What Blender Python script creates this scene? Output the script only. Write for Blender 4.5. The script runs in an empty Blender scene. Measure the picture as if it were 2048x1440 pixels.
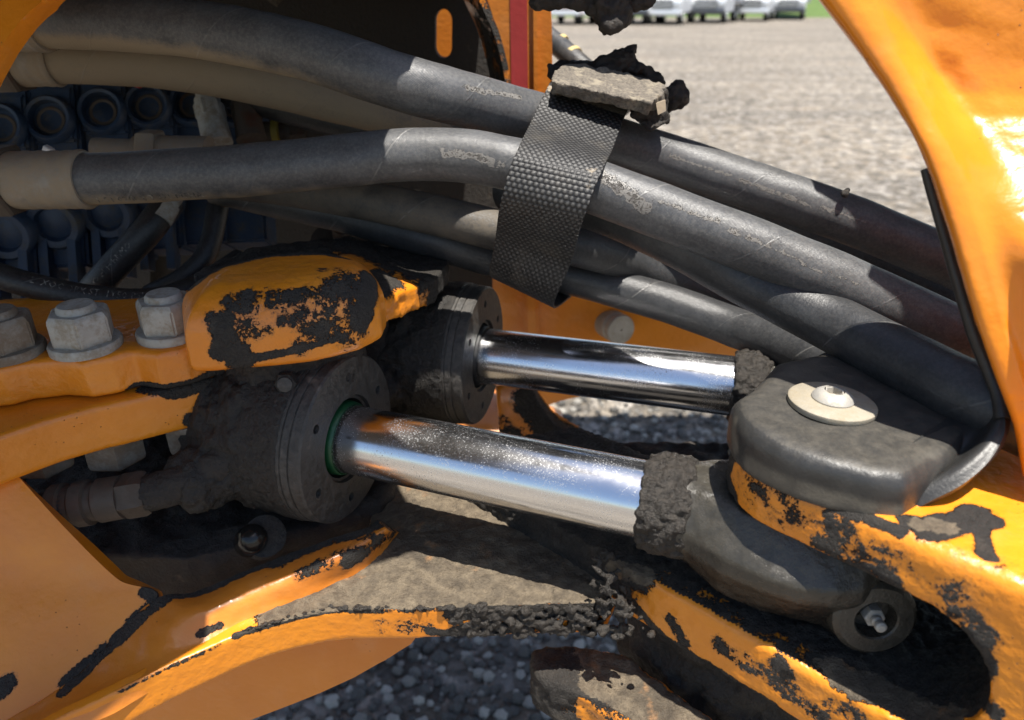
import bpy, bmesh, math, random
from mathutils import Vector, Matrix, noise
from mathutils.bvhtree import BVHTree

random.seed(7)
R = math.radians
sc = bpy.context.scene
col = sc.collection

# ------------------------------------------------------------------ camera, sky, sun, exposure
H = 1.15                      # eye height above the yard
PITCH = R(26.0)
FOC = 1479.0                  # focal length in pixels of a 2048 px wide frame
CT, ST = math.cos(PITCH), math.sin(PITCH)
CAM = Vector((0, 0, H))
cd = bpy.data.cameras.new('camera')
cam = bpy.data.objects.new('camera', cd)
col.objects.link(cam)
cam.location = CAM
cam.rotation_euler = (R(90) - PITCH, 0, 0)
cd.sensor_width = 36
cd.lens = FOC / 2048 * 36
cd.clip_start = 0.02
cd.clip_end = 3000
cd.dof.use_dof = True
cd.dof.focus_distance = 0.49
cd.dof.aperture_fstop = 7.5
sc.camera = cam

SUN = Vector((0.12, -0.17, 0.97)).normalized()     # towards the sun
w = bpy.data.worlds.new('World')
sc.world = w
w.use_nodes = True
wn = w.node_tree
bg = wn.nodes['Background']
sky = wn.nodes.new('ShaderNodeTexSky')
sky.sky_type = 'NISHITA'
sky.sun_disc = False
sky.sun_elevation = math.asin(SUN.z)
sky.sun_rotation = math.atan2(SUN.x, SUN.y)
wn.links.new(sky.outputs['Color'], bg.inputs['Color'])
bg.inputs['Strength'].default_value = 0.092
sl = bpy.data.lights.new('sun', 'SUN')
sl.energy = 5.0
sl.angle = R(0.53)
sl.color = (1.0, 0.95, 0.87)
so = bpy.data.objects.new('sun', sl)
col.objects.link(so)
so.rotation_euler = (-SUN).to_track_quat('-Z', 'Y').to_euler()
so.location = (2, -4, 8)
vs = sc.view_settings
vs.view_transform = 'Standard'
vs.look = 'None'
vs.exposure = 0.92
vs.gamma = 1
vs.use_curve_mapping = False


# ------------------------------------------------------------------ measuring helpers
def ray(px, py):
    x = (px - 1024) / FOC
    v = (720 - py) / FOC
    return Vector((x, CT + v * ST, -ST + v * CT))


def P(px, py, d):
    return CAM + ray(px, py) * d


def PZ(px, py, h):                       # on the level plane h below eye height
    r = ray(px, py)
    return CAM + r * (-h / r.z)


def PY(px, py, Y):                       # on the upright plane y = Y
    r = ray(px, py)
    return CAM + r * (Y / r.y)


def xy(p):
    return (p.x, p.y)


# ------------------------------------------------------------------ object helpers
def mesh(name, vs_, fs, uvs=None):
    me = bpy.data.meshes.new(name)
    me.from_pydata([tuple(v) for v in vs_], [], fs)
    me.validate()
    if uvs:
        ul = me.uv_layers.new(name='UVMap')
        for lp in me.loops:
            ul.data[lp.index].uv = uvs[lp.vertex_index]
    return me


def link(name, me, mat, parent=None, smooth=True, angle=40, local=False):
    o = bpy.data.objects.new(name, me)
    col.objects.link(o)
    if mat:
        me.materials.clear()
        me.materials.append(mat)
    if smooth:
        me.shade_smooth()
        if angle < 180:
            me.set_sharp_from_angle(angle=R(angle))
    if parent:
        o.parent = parent
        if not local:
            o.matrix_parent_inverse = Matrix.Translation(-chain_loc(parent))
    return o


def chain_loc(p):
    if p is None:
        return Vector((0, 0, 0))
    if p.type == 'EMPTY':
        return Vector(p.location)
    return Vector((0, 0, 0))


def bmobj(name, bm, mat, parent=None, smooth=True, angle=40, local=False):
    bmesh.ops.recalc_face_normals(bm, faces=bm.faces)
    me = bpy.data.meshes.new(name)
    bm.to_mesh(me)
    bm.free()
    return link(name, me, mat, parent, smooth, angle, local)


def tag(o, label, cat, group=None, kind=None):
    if label:
        o['label'] = label
    if cat:
        o['category'] = cat
    if group:
        o['group'] = group
    if kind:
        o['kind'] = kind
    return o


def thing(name, label, cat, loc=(0, 0, 0), rot=(0, 0, 0), group=None):
    o = bpy.data.objects.new(name, None)
    col.objects.link(o)
    o.location = loc
    o.rotation_euler = rot
    o.empty_display_size = 0.02
    return tag(o, label, cat, group)


def copy_tree(o, parent=None):
    c = o.copy()
    col.objects.link(c)
    c.parent = parent
    for ch in list(o.children):
        copy_tree(ch, c)
    return c


def remesh(o, voxel, smooth=3, factor=0.5):
    m = o.modifiers.new('r', 'REMESH')
    m.mode = 'VOXEL'
    m.voxel_size = voxel
    m.adaptivity = 0
    if smooth:
        s = o.modifiers.new('s', 'SMOOTH')
        s.iterations = smooth
        s.factor = factor
    dg = bpy.context.evaluated_depsgraph_get()
    me = bpy.data.meshes.new_from_object(o.evaluated_get(dg))
    o.modifiers.clear()
    old = o.data
    mats = [m for m in old.materials]
    o.data = me
    me.materials.clear()
    for m in mats:
        me.materials.append(m)
    bpy.data.meshes.remove(old)
    me.shade_smooth()
    return o


def fbm(p, octs=3):
    a, s, t = 1.0, 1.0, 0.0
    for _ in range(octs):
        t += a * noise.noise(p * s)
        a *= 0.5
        s *= 2.1
    return t


def rough_up(o, amp, scale, octs=2, mask=None, seed=0.0):
    me = o.data
    nor = [v.normal.copy() for v in me.vertices]
    off = Vector((seed, seed * 1.7, -seed))
    for i, v in enumerate(me.vertices):
        k = 1.0 if mask is None else mask[i]
        if k <= 0.001:
            continue
        v.co = v.co + nor[i] * (amp * k * fbm(v.co * scale + off, octs))
    me.update()


def attr(o, name, vals):
    me = o.data
    a = me.attributes.get(name) or me.attributes.new(name, 'FLOAT', 'POINT')
    a.data.foreach_set('value', vals)


def spots(o, name, strokes, base=0.0, base_fn=None):
    """wear that belongs to the surface: each stroke is (list of sighted points, radius m, strength)"""
    me = o.data
    bvh = BVHTree.FromPolygons([v.co for v in me.vertices], [p.vertices for p in me.polygons])
    segs = []
    for pts, rad, st in strokes:
        hit = []
        for (px, py) in pts:
            r = ray(px, py).normalized()
            h = bvh.ray_cast(CAM, r)
            if h[0] is None:
                nr = None
                best = 9
                for k in range(30, 140):
                    q = CAM + r * (k * 0.01)
                    f = bvh.find_nearest(q)
                    if f[0] is not None and f[3] < best:
                        best = f[3]
                        nr = f[0]
                hit.append(nr)
            else:
                hit.append(h[0])
        if len(hit) == 1:
            hit = hit * 2
        for a, b in zip(hit[:-1], hit[1:]):
            segs.append((a, b - a, max((b - a).length_squared, 1e-9), rad, st))
    vals = []
    for v in me.vertices:
        c = v.co
        m = base_fn(c, v.normal) if base_fn else base
        for a, ab, l2, rad, st in segs:
            t = max(0.0, min(1.0, (c - a).dot(ab) / l2))
            dd = (c - a - ab * t).length
            if dd < rad:
                m = max(m, st * min(1.0, 1.6 * (1 - dd / rad)))
        vals.append(m)
    attr(o, name, vals)
    return vals


# ---- solids into a bmesh
def offset_poly(pts, b):
    n = len(pts)
    area = sum(pts[i][0] * pts[(i + 1) % n][1] - pts[(i + 1) % n][0] * pts[i][1] for i in range(n))
    sg = 1 if area > 0 else -1
    out = []
    for i in range(n):
        p0, p1, p2 = Vector(pts[i - 1]), Vector(pts[i]), Vector(pts[(i + 1) % n])
        e1 = (p1 - p0).normalized()
        e2 = (p2 - p1).normalized()
        n1 = Vector((-e1.y, e1.x)) * sg
        n2 = Vector((-e2.y, e2.x)) * sg
        m = (n1 + n2)
        if m.length < 1e-5:
            m = n1.copy()
        m.normalize()
        k = max(0.5, m.dot(n1))
        out.append(tuple(p1 + m * (b / k)))
    return out


def rings(bm, loops, cap=True):
    vv = [[bm.verts.new(p) for p in lp] for lp in loops]
    n = len(vv[0])
    for a, b in zip(vv[:-1], vv[1:]):
        for i in range(n):
            bm.faces.new((a[i], a[(i + 1) % n], b[(i + 1) % n], b[i]))
    if cap:
        bm.faces.new(vv[0])
        bm.faces.new(vv[-1])
    return vv


def prism(bm, pts, z0, z1, bt=0.0, bb=0.0, steps=3):
    """level outline pts between heights z0 (below) and z1 (above), rounded rims"""
    loops = []
    if bb > 0:
        for k in range(steps):
            a = k / steps * math.pi / 2
            loops.append([(x, y, z0 + bb * (1 - math.cos(a))) for x, y in offset_poly(pts, bb * (1 - math.sin(a)))])
    loops.append([(x, y, z0 + bb) for x, y in pts])
    loops.append([(x, y, z1 - bt) for x, y in pts])
    if bt > 0:
        for k in range(1, steps + 1):
            a = k / steps * math.pi / 2
            loops.append([(x, y, z1 - bt + bt * math.sin(a)) for x, y in offset_poly(pts, bt * (1 - math.cos(a)))])
    return rings(bm, loops)


def slab(bm, front, back_vec):
    """closed plate: polygon of 3D points pushed by a vector"""
    return rings(bm, [list(front), [Vector(p) + Vector(back_vec) for p in front]])


def box(bm, c, s, rot=None):
    pts = []
    for z in (-1, 1):
        for x, y in ((-1, -1), (1, -1), (1, 1), (-1, 1)):
            v = Vector((x * s[0] / 2, y * s[1] / 2, z * s[2] / 2))
            if rot:
                v = rot @ v
            pts.append(Vector(c) + v)
    rings(bm, [pts[:4], pts[4:]])


def frame_of(d):
    d = Vector(d).normalized()
    u = d.cross(Vector((0, 0, 1)))
    if u.length < 1e-3:
        u = d.cross(Vector((0, 1, 0)))
    u.normalize()
    return d, u, u.cross(d).normalized()


def lathe(bm, prof, o=(0, 0, 0), d=(1, 0, 0), n=48, cap=True, closed=False):
    d, u, v = frame_of(d)
    o = Vector(o)
    loops = []
    for s, r in prof:
        loops.append([o + d * s + (u * math.cos(2 * math.pi * k / n) + v * math.sin(2 * math.pi * k / n)) * max(r, 1e-5) for k in range(n)])
    if closed:
        loops.append(loops[0])
        rings(bm, loops, cap=False)
        bmesh.ops.remove_doubles(bm, verts=bm.verts, dist=1e-6)
    else:
        rings(bm, loops, cap)


def hexprism(bm, o, d, af, prof):
    """prof: list of (s, scale)"""
    d, u, v = frame_of(d)
    loops = []
    for s, k in prof:
        rr = af / math.sqrt(3) * k
        loops.append([Vector(o) + d * s + (u * math.cos(R(60) * i) + v * math.sin(R(60) * i)) * rr for i in range(6)])
    rings(bm, loops)


def catmull(pts, step):
    """resample through control points (any dimension tuple) by arc length of the first three"""
    pts = [Vector(p) for p in pts]
    ext = [pts[0] * 2 - pts[1]] + pts + [pts[-1] * 2 - pts[-2]]
    dense = []
    for i in range(1, len(ext) - 2):
        p0, p1, p2, p3 = ext[i - 1:i + 3]
        for k in range(24):
            t = k / 24
            dense.append(0.5 * ((2 * p1) + (p2 - p0) * t + (2 * p0 - 5 * p1 + 4 * p2 - p3) * t * t + (3 * p1 - p0 - 3 * p2 + p3) * t ** 3))
    dense.append(pts[-1])
    out = [dense[0]]
    acc = 0
    L = 0
    ds = [0]
    for a, b in zip(dense[:-1], dense[1:]):
        L += (b - a).length
        ds.append(L)
    n = max(2, int(L / step))
    j = 0
    out = []
    for k in range(n + 1):
        s = L * k / n
        while j < len(ds) - 2 and ds[j + 1] < s:
            j += 1
        f = (s - ds[j]) / max(ds[j + 1] - ds[j], 1e-9)
        out.append(dense[j].lerp(dense[j + 1], min(1, max(0, f))))
    return out


def tube_mesh(name, ctrl, r, step=0.004, seg=40, rfun=None):
    pts = catmull(ctrl, step)
    n = len(pts)
    tang = []
    for i in range(n):
        a = pts[max(0, i - 1)]
        b = pts[min(n - 1, i + 1)]
        tang.append((b - a).normalized())
    d, u, v = frame_of(tang[0])
    vs_, fs, uvs = [], [], []
    s = 0
    for i in range(n):
        t = tang[i]
        u = (u - t * u.dot(t)).normalized()
        v = t.cross(u)
        if i:
            s += (pts[i] - pts[i - 1]).length
        rr = r if rfun is None else r * rfun(i / (n - 1), s)
        for k in range(seg):
            a = 2 * math.pi * k / seg
            vs_.append(pts[i] + (u * math.cos(a) + v * math.sin(a)) * rr)
            uvs.append((k / seg, s))
    for i in range(n - 1):
        for k in range(seg):
            k2 = (k + 1) % seg
            fs.append((i * seg + k, i * seg + k2, (i + 1) * seg + k2, (i + 1) * seg + k))
    fs.append(tuple(range(seg - 1, -1, -1)))
    fs.append(tuple((n - 1) * seg + k for k in range(seg)))
    return mesh(name, vs_, fs, uvs), pts


def loft(rows, nu, nv):
    """smooth sheet through rows of control points; returns grid [row][col]"""
    rr = []
    for row in rows:
        rr.append(resample([Vector(p) for p in row], nu))
    cols = []
    for j in range(nu):
        cols.append(resample([r[j] for r in rr], nv))
    return [[cols[j][i] for j in range(nu)] for i in range(nv)]


def resample(pts, n):
    ext = [pts[0] * 2 - pts[1]] + pts + [pts[-1] * 2 - pts[-2]]
    m = len(pts) - 1
    out = []
    for k in range(n):
        g = k / (n - 1) * m
        i = min(int(g), m - 1)
        t = g - i
        p0, p1, p2, p3 = ext[i], ext[i + 1], ext[i + 2], ext[i + 3]
        out.append(0.5 * ((2 * p1) + (p2 - p0) * t + (2 * p0 - 5 * p1 + 4 * p2 - p3) * t * t + (3 * p1 - p0 - 3 * p2 + p3) * t ** 3))
    return out


def sheet(name, grid, mat, thick, parent=None, offset=-1, angle=50):
    nv, nu = len(grid), len(grid[0])
    vs_ = [p for row in grid for p in row]
    fs = []
    for i in range(nv - 1):
        for j in range(nu - 1):
            fs.append((i * nu + j, i * nu + j + 1, (i + 1) * nu + j + 1, (i + 1) * nu + j))
    uvs = [(j / (nu - 1), i / (nv - 1)) for i in range(nv) for j in range(nu)]
    me = mesh(name, vs_, fs, uvs)
    o = link(name, me, mat, parent, angle=angle)
    if thick:
        # make the skin face the camera side, then thicken away from it
        c = sum((p.center for p in me.polygons), Vector()) / len(me.polygons)
        nn = sum((p.normal for p in me.polygons), Vector())
        if nn.dot(CAM - c) < 0:
            me.flip_normals()
        m = o.modifiers.new('t', 'SOLIDIFY')
        m.thickness = thick
        m.offset = offset
        m.use_even_offset = False
        dg = bpy.context.evaluated_depsgraph_get()
        me2 = bpy.data.meshes.new_from_object(o.evaluated_get(dg))
        o.modifiers.clear()
        o.data = me2
        me2.shade_smooth()
        me2.set_sharp_from_angle(angle=R(angle))
        bpy.data.meshes.remove(me)
    return o


# ------------------------------------------------------------------ materials
class T:
    def __init__(s, name):
        s.m = bpy.data.materials.new(name)
        s.m.use_nodes = True
        s.nt = s.m.node_tree
        s.b = s.nt.nodes['Principled BSDF']
        tc = s.n('ShaderNodeTexCoord')
        oi = s.n('ShaderNodeObjectInfo')
        s.co = s.vm('ADD', tc.outputs['Object'], oi.outputs['Location'])
        s.tc = tc

    def n(s, t, **kw):
        nd = s.nt.nodes.new(t)
        for k, v in kw.items():
            setattr(nd, k, v)
        return nd

    def set(s, sock, v):
        if isinstance(v, bpy.types.NodeSocket):
            s.nt.links.new(v, sock)
        else:
            sock.default_value = v

    def vm(s, op, a, b):
        nd = s.n('ShaderNodeVectorMath', operation=op)
        s.set(nd.inputs[0], a)
        s.set(nd.inputs[1], b)
        return nd.outputs[0]

    def math(s, op, a, b=0.0, clamp=False):
        nd = s.n('ShaderNodeMath', operation=op)
        nd.use_clamp = clamp
        s.set(nd.inputs[0], a)
        s.set(nd.inputs[1], b)
        return nd.outputs[0]

    def noise(s, scale, detail=4, rough=0.55, vec=None, dist=0.0):
        nd = s.n('ShaderNodeTexNoise')
        s.set(nd.inputs['Vector'], vec or s.co)
        nd.inputs['Scale'].default_value = scale
        nd.inputs['Detail'].default_value = detail
        nd.inputs['Roughness'].default_value = rough
        nd.inputs['Distortion'].default_value = dist
        return nd.outputs['Fac']

    def voro(s, scale, feature='F1', vec=None, out='Distance'):
        nd = s.n('ShaderNodeTexVoronoi', feature=feature)
        s.set(nd.inputs['Vector'], vec or s.co)
        nd.inputs['Scale'].default_value = scale
        return nd.outputs[out]

    def attr(s, name):
        nd = s.n('ShaderNodeAttribute', attribute_name=name)
        return nd.outputs['Fac']

    def step(s, v, a, b, lo=0.0, hi=1.0):
        nd = s.n('ShaderNodeMapRange')
        nd.interpolation_type = 'SMOOTHSTEP'
        s.set(nd.inputs[0], v)
        nd.inputs[1].default_value = a
        nd.inputs[2].default_value = b
        nd.inputs[3].default_value = lo
        nd.inputs[4].default_value = hi
        return nd.outputs[0]

    def mix(s, f, a, b):
        nd = s.n('ShaderNodeMix', data_type='RGBA')
        s.set(nd.inputs[0], f)
        s.set(nd.inputs[6], (*a, 1) if isinstance(a, tuple) and len(a) == 3 else a)
        s.set(nd.inputs[7], (*b, 1) if isinstance(b, tuple) and len(b) == 3 else b)
        return nd.outputs[2]

    def fmix(s, f, a, b):
        nd = s.n('ShaderNodeMix', data_type='FLOAT')
        s.set(nd.inputs[0], f)
        s.set(nd.inputs[2], a)
        s.set(nd.inputs[3], b)
        return nd.outputs[0]

    def bump(s, h, strength, dist, nrm=None):
        nd = s.n('ShaderNodeBump')
        s.set(nd.inputs['Strength'], strength)
        nd.inputs['Distance'].default_value = dist
        s.set(nd.inputs['Height'], h)
        if nrm:
            s.set(nd.inputs['Normal'], nrm)
        return nd.outputs[0]

    def out(s, color=None, rough=None, metal=None, normal=None, spec=None, coat=None):
        for k, v in (('Base Color', color), ('Roughness', rough), ('Metallic', metal), ('Normal', normal),
                     ('Specular IOR Level', spec), ('Coat Weight', coat)):
            if v is not None:
                if isinstance(v, tuple) and len(v) == 3:
                    v = (*v, 1)
                s.set(s.b.inputs[k], v)
        return s.m


def paint_mat(name, paint=(0.80, 0.272, 0.014), paint2=(0.70, 0.215, 0.011), peel=0.32, grease=(0.022, 0.019, 0.016), rg=(0.30, 0.44)):
    t = T(name)
    g = t.attr('grime')
    mu = t.attr('mud')
    n1 = t.noise(70, 9, 0.64, dist=0.4)
    n2 = t.noise(480, 6, 0.65)
    n3 = t.noise(1500, 2, 0.5)
    v = t.math('ADD', g, t.math('MULTIPLY', t.math('SUBTRACT', n1, 0.5), 1.5))
    v = t.math('ADD', v, t.math('MULTIPLY', t.math('SUBTRACT', n2, 0.5), 0.8))
    v = t.math('ADD', v, t.math('MULTIPLY', t.math('SUBTRACT', n3, 0.5), 0.25))
    # nothing at all where the surface carries no wear
    v = t.math('MULTIPLY', v, t.step(g, 0.02, 0.18))
    mask = t.step(v, 0.45, 0.55)
    # specks
    sp = t.step(t.voro(260), 0.10, 0.06)
    sp = t.math('MULTIPLY', sp, t.step(t.noise(25, 3), 0.55, 0.68))
    mask = t.math('MAXIMUM', mask, t.math('MULTIPLY', sp, 0.85))
    vm = t.math('ADD', mu, t.math('MULTIPLY', t.math('SUBTRACT', n1, 0.5), 1.3))
    vm = t.math('ADD', vm, t.math('MULTIPLY', t.math('SUBTRACT', n2, 0.5), 0.5))
    vm = t.math('MULTIPLY', vm, t.step(mu, 0.02, 0.18))
    mmask = t.step(vm, 0.46, 0.54)
    big = t.noise(9, 4)
    c = t.mix(t.step(big, 0.35, 0.7), paint, paint2)
    dusty = t.step(t.noise(28, 6, 0.65), 0.52, 0.85, 0, 0.22)
    c = t.mix(dusty, c, (0.62, 0.36, 0.17))
    gcol = t.mix(t.noise(180, 5, 0.7), tuple(x * 0.45 for x in grease), tuple(x * 2.1 for x in grease))
    mcol = t.mix(t.step(t.noise(120, 6, 0.7), 0.3, 0.75), (0.095, 0.074, 0.051), (0.23, 0.182, 0.122))
    mcol = t.mix(t.step(t.noise(22, 5, 0.65), 0.50, 0.66, 0, 0.6), mcol, (0.055, 0.044, 0.033))
    gcol = t.mix(t.step(t.noise(38, 6, 0.7), 0.46, 0.72, 0, 0.75), gcol, (0.075, 0.062, 0.047))
    mcol = t.mix(t.step(t.noise(40, 4), 0.6, 0.72), mcol, (0.34, 0.19, 0.09))
    # grease thinning out round each patch, bare primer along some edges
    c = t.mix(t.step(v, 0.22, 0.50, 0.0, 0.5), c, (0.15, 0.062, 0.02))
    edge_ = t.math('MULTIPLY', t.step(v, 0.44, 0.47), t.step(t.noise(50, 3), 0.5, 0.6, 0.0, 0.8))
    c = t.mix(edge_, c, (0.20, 0.17, 0.13))
    c = t.mix(mask, c, gcol)
    c = t.mix(mmask, c, mcol)
    dirt = t.math('MAXIMUM', mask, mmask)
    rough = t.fmix(dirt, t.step(t.noise(60, 4), 0.3, 0.7, rg[0], rg[1]), t.step(n2, 0.35, 0.65, 0.5, 0.9))
    b1 = t.bump(t.noise(170, 3, 0.5), peel, 0.0019)
    b2 = t.bump(t.math('MULTIPLY', dirt, t.math('ADD', n2, 0.35)), 0.95, 0.0034, b1)
    b3 = t.bump(t.math('MULTIPLY', dirt, t.noise(900, 4, 0.7)), 0.5, 0.001, b2)
    return t.out(c, rough, 0.0, b3, 0.5, t.fmix(dirt, 0.25, 0.0))


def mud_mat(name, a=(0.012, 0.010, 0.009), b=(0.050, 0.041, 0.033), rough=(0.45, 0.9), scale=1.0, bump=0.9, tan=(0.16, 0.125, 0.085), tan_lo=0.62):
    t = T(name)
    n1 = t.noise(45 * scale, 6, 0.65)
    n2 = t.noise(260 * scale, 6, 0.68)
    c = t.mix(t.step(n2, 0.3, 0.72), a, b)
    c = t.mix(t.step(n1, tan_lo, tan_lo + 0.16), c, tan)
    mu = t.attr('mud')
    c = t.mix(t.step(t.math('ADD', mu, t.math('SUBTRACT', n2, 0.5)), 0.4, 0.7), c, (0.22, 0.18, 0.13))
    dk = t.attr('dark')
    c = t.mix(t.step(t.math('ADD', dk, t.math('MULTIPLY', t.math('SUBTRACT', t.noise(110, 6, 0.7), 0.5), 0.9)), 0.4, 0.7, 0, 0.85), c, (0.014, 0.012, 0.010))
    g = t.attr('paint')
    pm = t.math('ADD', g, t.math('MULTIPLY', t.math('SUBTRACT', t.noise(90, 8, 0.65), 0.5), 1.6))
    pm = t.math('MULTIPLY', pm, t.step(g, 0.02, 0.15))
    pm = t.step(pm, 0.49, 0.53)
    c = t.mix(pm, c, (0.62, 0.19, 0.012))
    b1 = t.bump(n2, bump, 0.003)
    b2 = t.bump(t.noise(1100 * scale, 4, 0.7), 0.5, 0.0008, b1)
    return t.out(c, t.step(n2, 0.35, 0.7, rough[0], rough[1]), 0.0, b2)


def rubber_mat(name, base=(0.056, 0.058, 0.062), dustc=(0.27, 0.215, 0.145), rough=0.36, film=0.40):
    t = T(name)
    uv = t.tc.outputs['UV']
    sep = t.n('ShaderNodeSeparateXYZ')
    t.nt.links.new(uv, sep.inputs[0])
    d = t.attr('dust')
    we = t.attr('wear')
    n1 = t.noise(55, 6, 0.65)
    n2 = t.noise(500, 4, 0.65)
    dm = t.step(t.math('ADD', d, t.math('ADD', t.math('MULTIPLY', t.math('SUBTRACT', n1, 0.5), 0.9), t.math('MULTIPLY', t.math('SUBTRACT', n2, 0.5), 0.5))), 0.25, 0.95)
    c = t.mix(t.step(n1, 0.3, 0.75), tuple(x * 0.9 for x in base), tuple(x * 1.45 for x in base))
    # faint light dust film
    c = t.mix(t.step(t.noise(420, 6, 0.75), 0.35, 0.75, 0, film), c, (0.21, 0.20, 0.185))
    c = t.mix(dm, c, dustc)
    # torn cover flakes
    vv = t.voro(330, 'DISTANCE_TO_EDGE')
    wm = t.math('MULTIPLY', t.step(t.math('ADD', we, t.math('MULTIPLY', t.math('SUBTRACT', t.noise(240, 5, 0.7), 0.5), 1.5)), 0.55, 0.60), 1.0)
    rim = t.math('MULTIPLY', wm, t.step(t.math('ADD', we, t.math('MULTIPLY', t.math('SUBTRACT', t.noise(240, 5, 0.7), 0.5), 1.5)), 0.86, 0.74))
    c = t.mix(wm, c, (0.10, 0.092, 0.084))
    c = t.mix(t.math('MULTIPLY', rim, 0.7), c, (0.21, 0.20, 0.185))
    # wrap marks: fine cloth imprint and the spiral tape seam
    k = t.math('ADD', t.math('MULTIPLY', sep.outputs[1], 11.5), sep.outputs[0])
    fr = t.math('FRACT', k)
    seam = t.step(t.math('ABSOLUTE', t.math('SUBTRACT', fr, 0.5)), 0.004, 0.012, 1.0, 0.0)
    c = t.mix(t.math('MULTIPLY', seam, t.step(t.noise(25, 3), 0.4, 0.65, 0.0, 0.3)), c, (0.3, 0.29, 0.27))
    wv = t.math('SINE', t.math('MULTIPLY', sep.outputs[1], 5200.0))
    wu = t.math('SINE', t.math('MULTIPLY', sep.outputs[0], 640.0))
    cloth = t.math('MULTIPLY', wv, wu)
    b1 = t.bump(cloth, 0.18, 0.0004)
    b2 = t.bump(t.noise(240, 5, 0.6), 0.25, 0.0012, b1)
    b3 = t.bump(t.math('ADD', t.math('MULTIPLY', wm, -1.0), t.math('MULTIPLY', rim, 1.6)), 0.9, 0.0014, b2)
    b4 = t.bump(seam, 0.3, 0.0005, b3)
    r = t.fmix(dm, t.step(n2, 0.3, 0.7, rough - 0.06, rough + 0.12), 0.85)
    return t.out(c, r, 0.0, b4, 0.5)


def steel_mat(name, base=(0.30, 0.29, 0.27), metal=0.3, rough=0.55, dirt=(0.20, 0.165, 0.12), lo=0.45, rust=0.0):
    t = T(name)
    n1 = t.noise(60, 6, 0.65)
    n2 = t.noise(400, 5, 0.6)
    dm = t.step(t.math('ADD', t.math('MULTIPLY', n1, 0.7), t.math('MULTIPLY', n2, 0.3)), lo, lo + 0.22)
    c = t.mix(t.noise(150, 3), tuple(x * 0.8 for x in base), tuple(min(1, x * 1.2) for x in base))
    c = t.mix(dm, c, dirt)
    if rust:
        c = t.mix(t.step(t.noise(35, 5), 0.62 - rust, 0.75), c, (0.10, 0.035, 0.014))
    b1 = t.bump(n2, 0.35, 0.0009)
    return t.out(c, t.fmix(dm, rough, 0.9), t.fmix(dm, metal, 0.0), b1)


def chrome_mat():
    t = T('hard_chrome')
    n2 = t.noise(1800, 3, 0.6)
    n1 = t.noise(30, 5, 0.6)
    speck = t.step(t.noise(800, 6, 0.75), 0.53, 0.70)
    film = t.step(n1, 0.36, 0.70, 0.12, 0.85)
    dm = t.math('MULTIPLY', speck, film)
    c = t.mix(dm, (0.76, 0.765, 0.78), (0.30, 0.28, 0.25))
    rough = t.math('ADD', t.step(n1, 0.3, 0.7, 0.13, 0.24), t.math('MULTIPLY', dm, 0.4))
    b1 = t.bump(n2, 0.035, 0.0004)
    return t.out(c, rough, t.fmix(dm, 1.0, 0.35), b1)


def plain_mat(name, c, rough=0.5, metal=0.0, vary=0.25, scale=60, bump=0.2):
    t = T(name)
    n = t.noise(scale, 5, 0.6)
    cc = t.mix(n, tuple(x * (1 - vary) for x in c), tuple(min(1, x * (1 + vary)) for x in c))
    return t.out(cc, rough, metal, t.bump(t.noise(scale * 5, 4), bump, 0.001))


M = {}
M['paint'] = paint_mat('orange_paint')
M['paint_dull'] = paint_mat('dull_orange_paint', (0.64, 0.212, 0.022), (0.55, 0.165, 0.018), 0.25)
M['cast'] = paint_mat('orange_casting', (0.80, 0.272, 0.014), (0.70, 0.215, 0.011), 0.5)
M['arch'] = paint_mat('glossy_orange_paint', peel=0.22, rg=(0.19, 0.27))
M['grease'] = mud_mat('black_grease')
M['drymud'] = mud_mat('dried_mud', (0.045, 0.037, 0.029), (0.15, 0.122, 0.09), (0.75, 0.95), 1.0, 0.9, (0.24, 0.195, 0.14), 0.5)
M['flapmud'] = mud_mat('flap_mud', (0.10, 0.087, 0.073), (0.26, 0.225, 0.18), (0.75, 0.95), 1.6, 0.9, (0.33, 0.285, 0.215), 0.5)
M['collarmud'] = mud_mat('collar_mud', (0.014, 0.012, 0.010), (0.055, 0.046, 0.037), (0.28, 0.65), 1.2, 1.0, (0.10, 0.08, 0.06), 0.66)
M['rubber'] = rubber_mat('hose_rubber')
M['rubber_shaded'] = rubber_mat('shaded_hose_rubber', (0.026, 0.027, 0.029), (0.14, 0.115, 0.085), film=0.16)  # darker copy: shade from the upper hoses put into the colour
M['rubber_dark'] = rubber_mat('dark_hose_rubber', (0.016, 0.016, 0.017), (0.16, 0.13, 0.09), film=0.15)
M['chrome'] = chrome_mat()
M['nut'] = steel_mat('dusty_zinc', (0.40, 0.385, 0.345), 0.15, 0.6, (0.27, 0.225, 0.165), 0.42)
M['nut_brown'] = steel_mat('muddy_zinc', (0.25, 0.22, 0.18), 0.25, 0.6, (0.17, 0.125, 0.085), 0.36)
M['ferrule'] = steel_mat('dusty_ferrule', (0.26, 0.23, 0.19), 0.3, 0.55, (0.27, 0.215, 0.15), 0.36)
M['ferrule_rust'] = steel_mat('rusty_fitting', (0.085, 0.066, 0.05), 0.3, 0.6, (0.075, 0.055, 0.04), 0.42, 0.1)
M['washer'] = steel_mat('tan_washer', (0.33, 0.295, 0.23), 0.15, 0.65, (0.29, 0.245, 0.17), 0.40)
M['screw'] = steel_mat('grey_screw', (0.42, 0.40, 0.36), 0.3, 0.5, (0.36, 0.32, 0.25), 0.45)
M['forging'] = mud_mat('greasy_forging', (0.036, 0.033, 0.027), (0.058, 0.052, 0.041), (0.18, 0.32), 0.5, 0.2, (0.030, 0.025, 0.019), 0.62)
M['gland'] = mud_mat('gland_steel', (0.026, 0.024, 0.022), (0.075, 0.068, 0.06), (0.4, 0.7), 0.9, 0.45, (0.15, 0.125, 0.10), 0.6)
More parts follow.
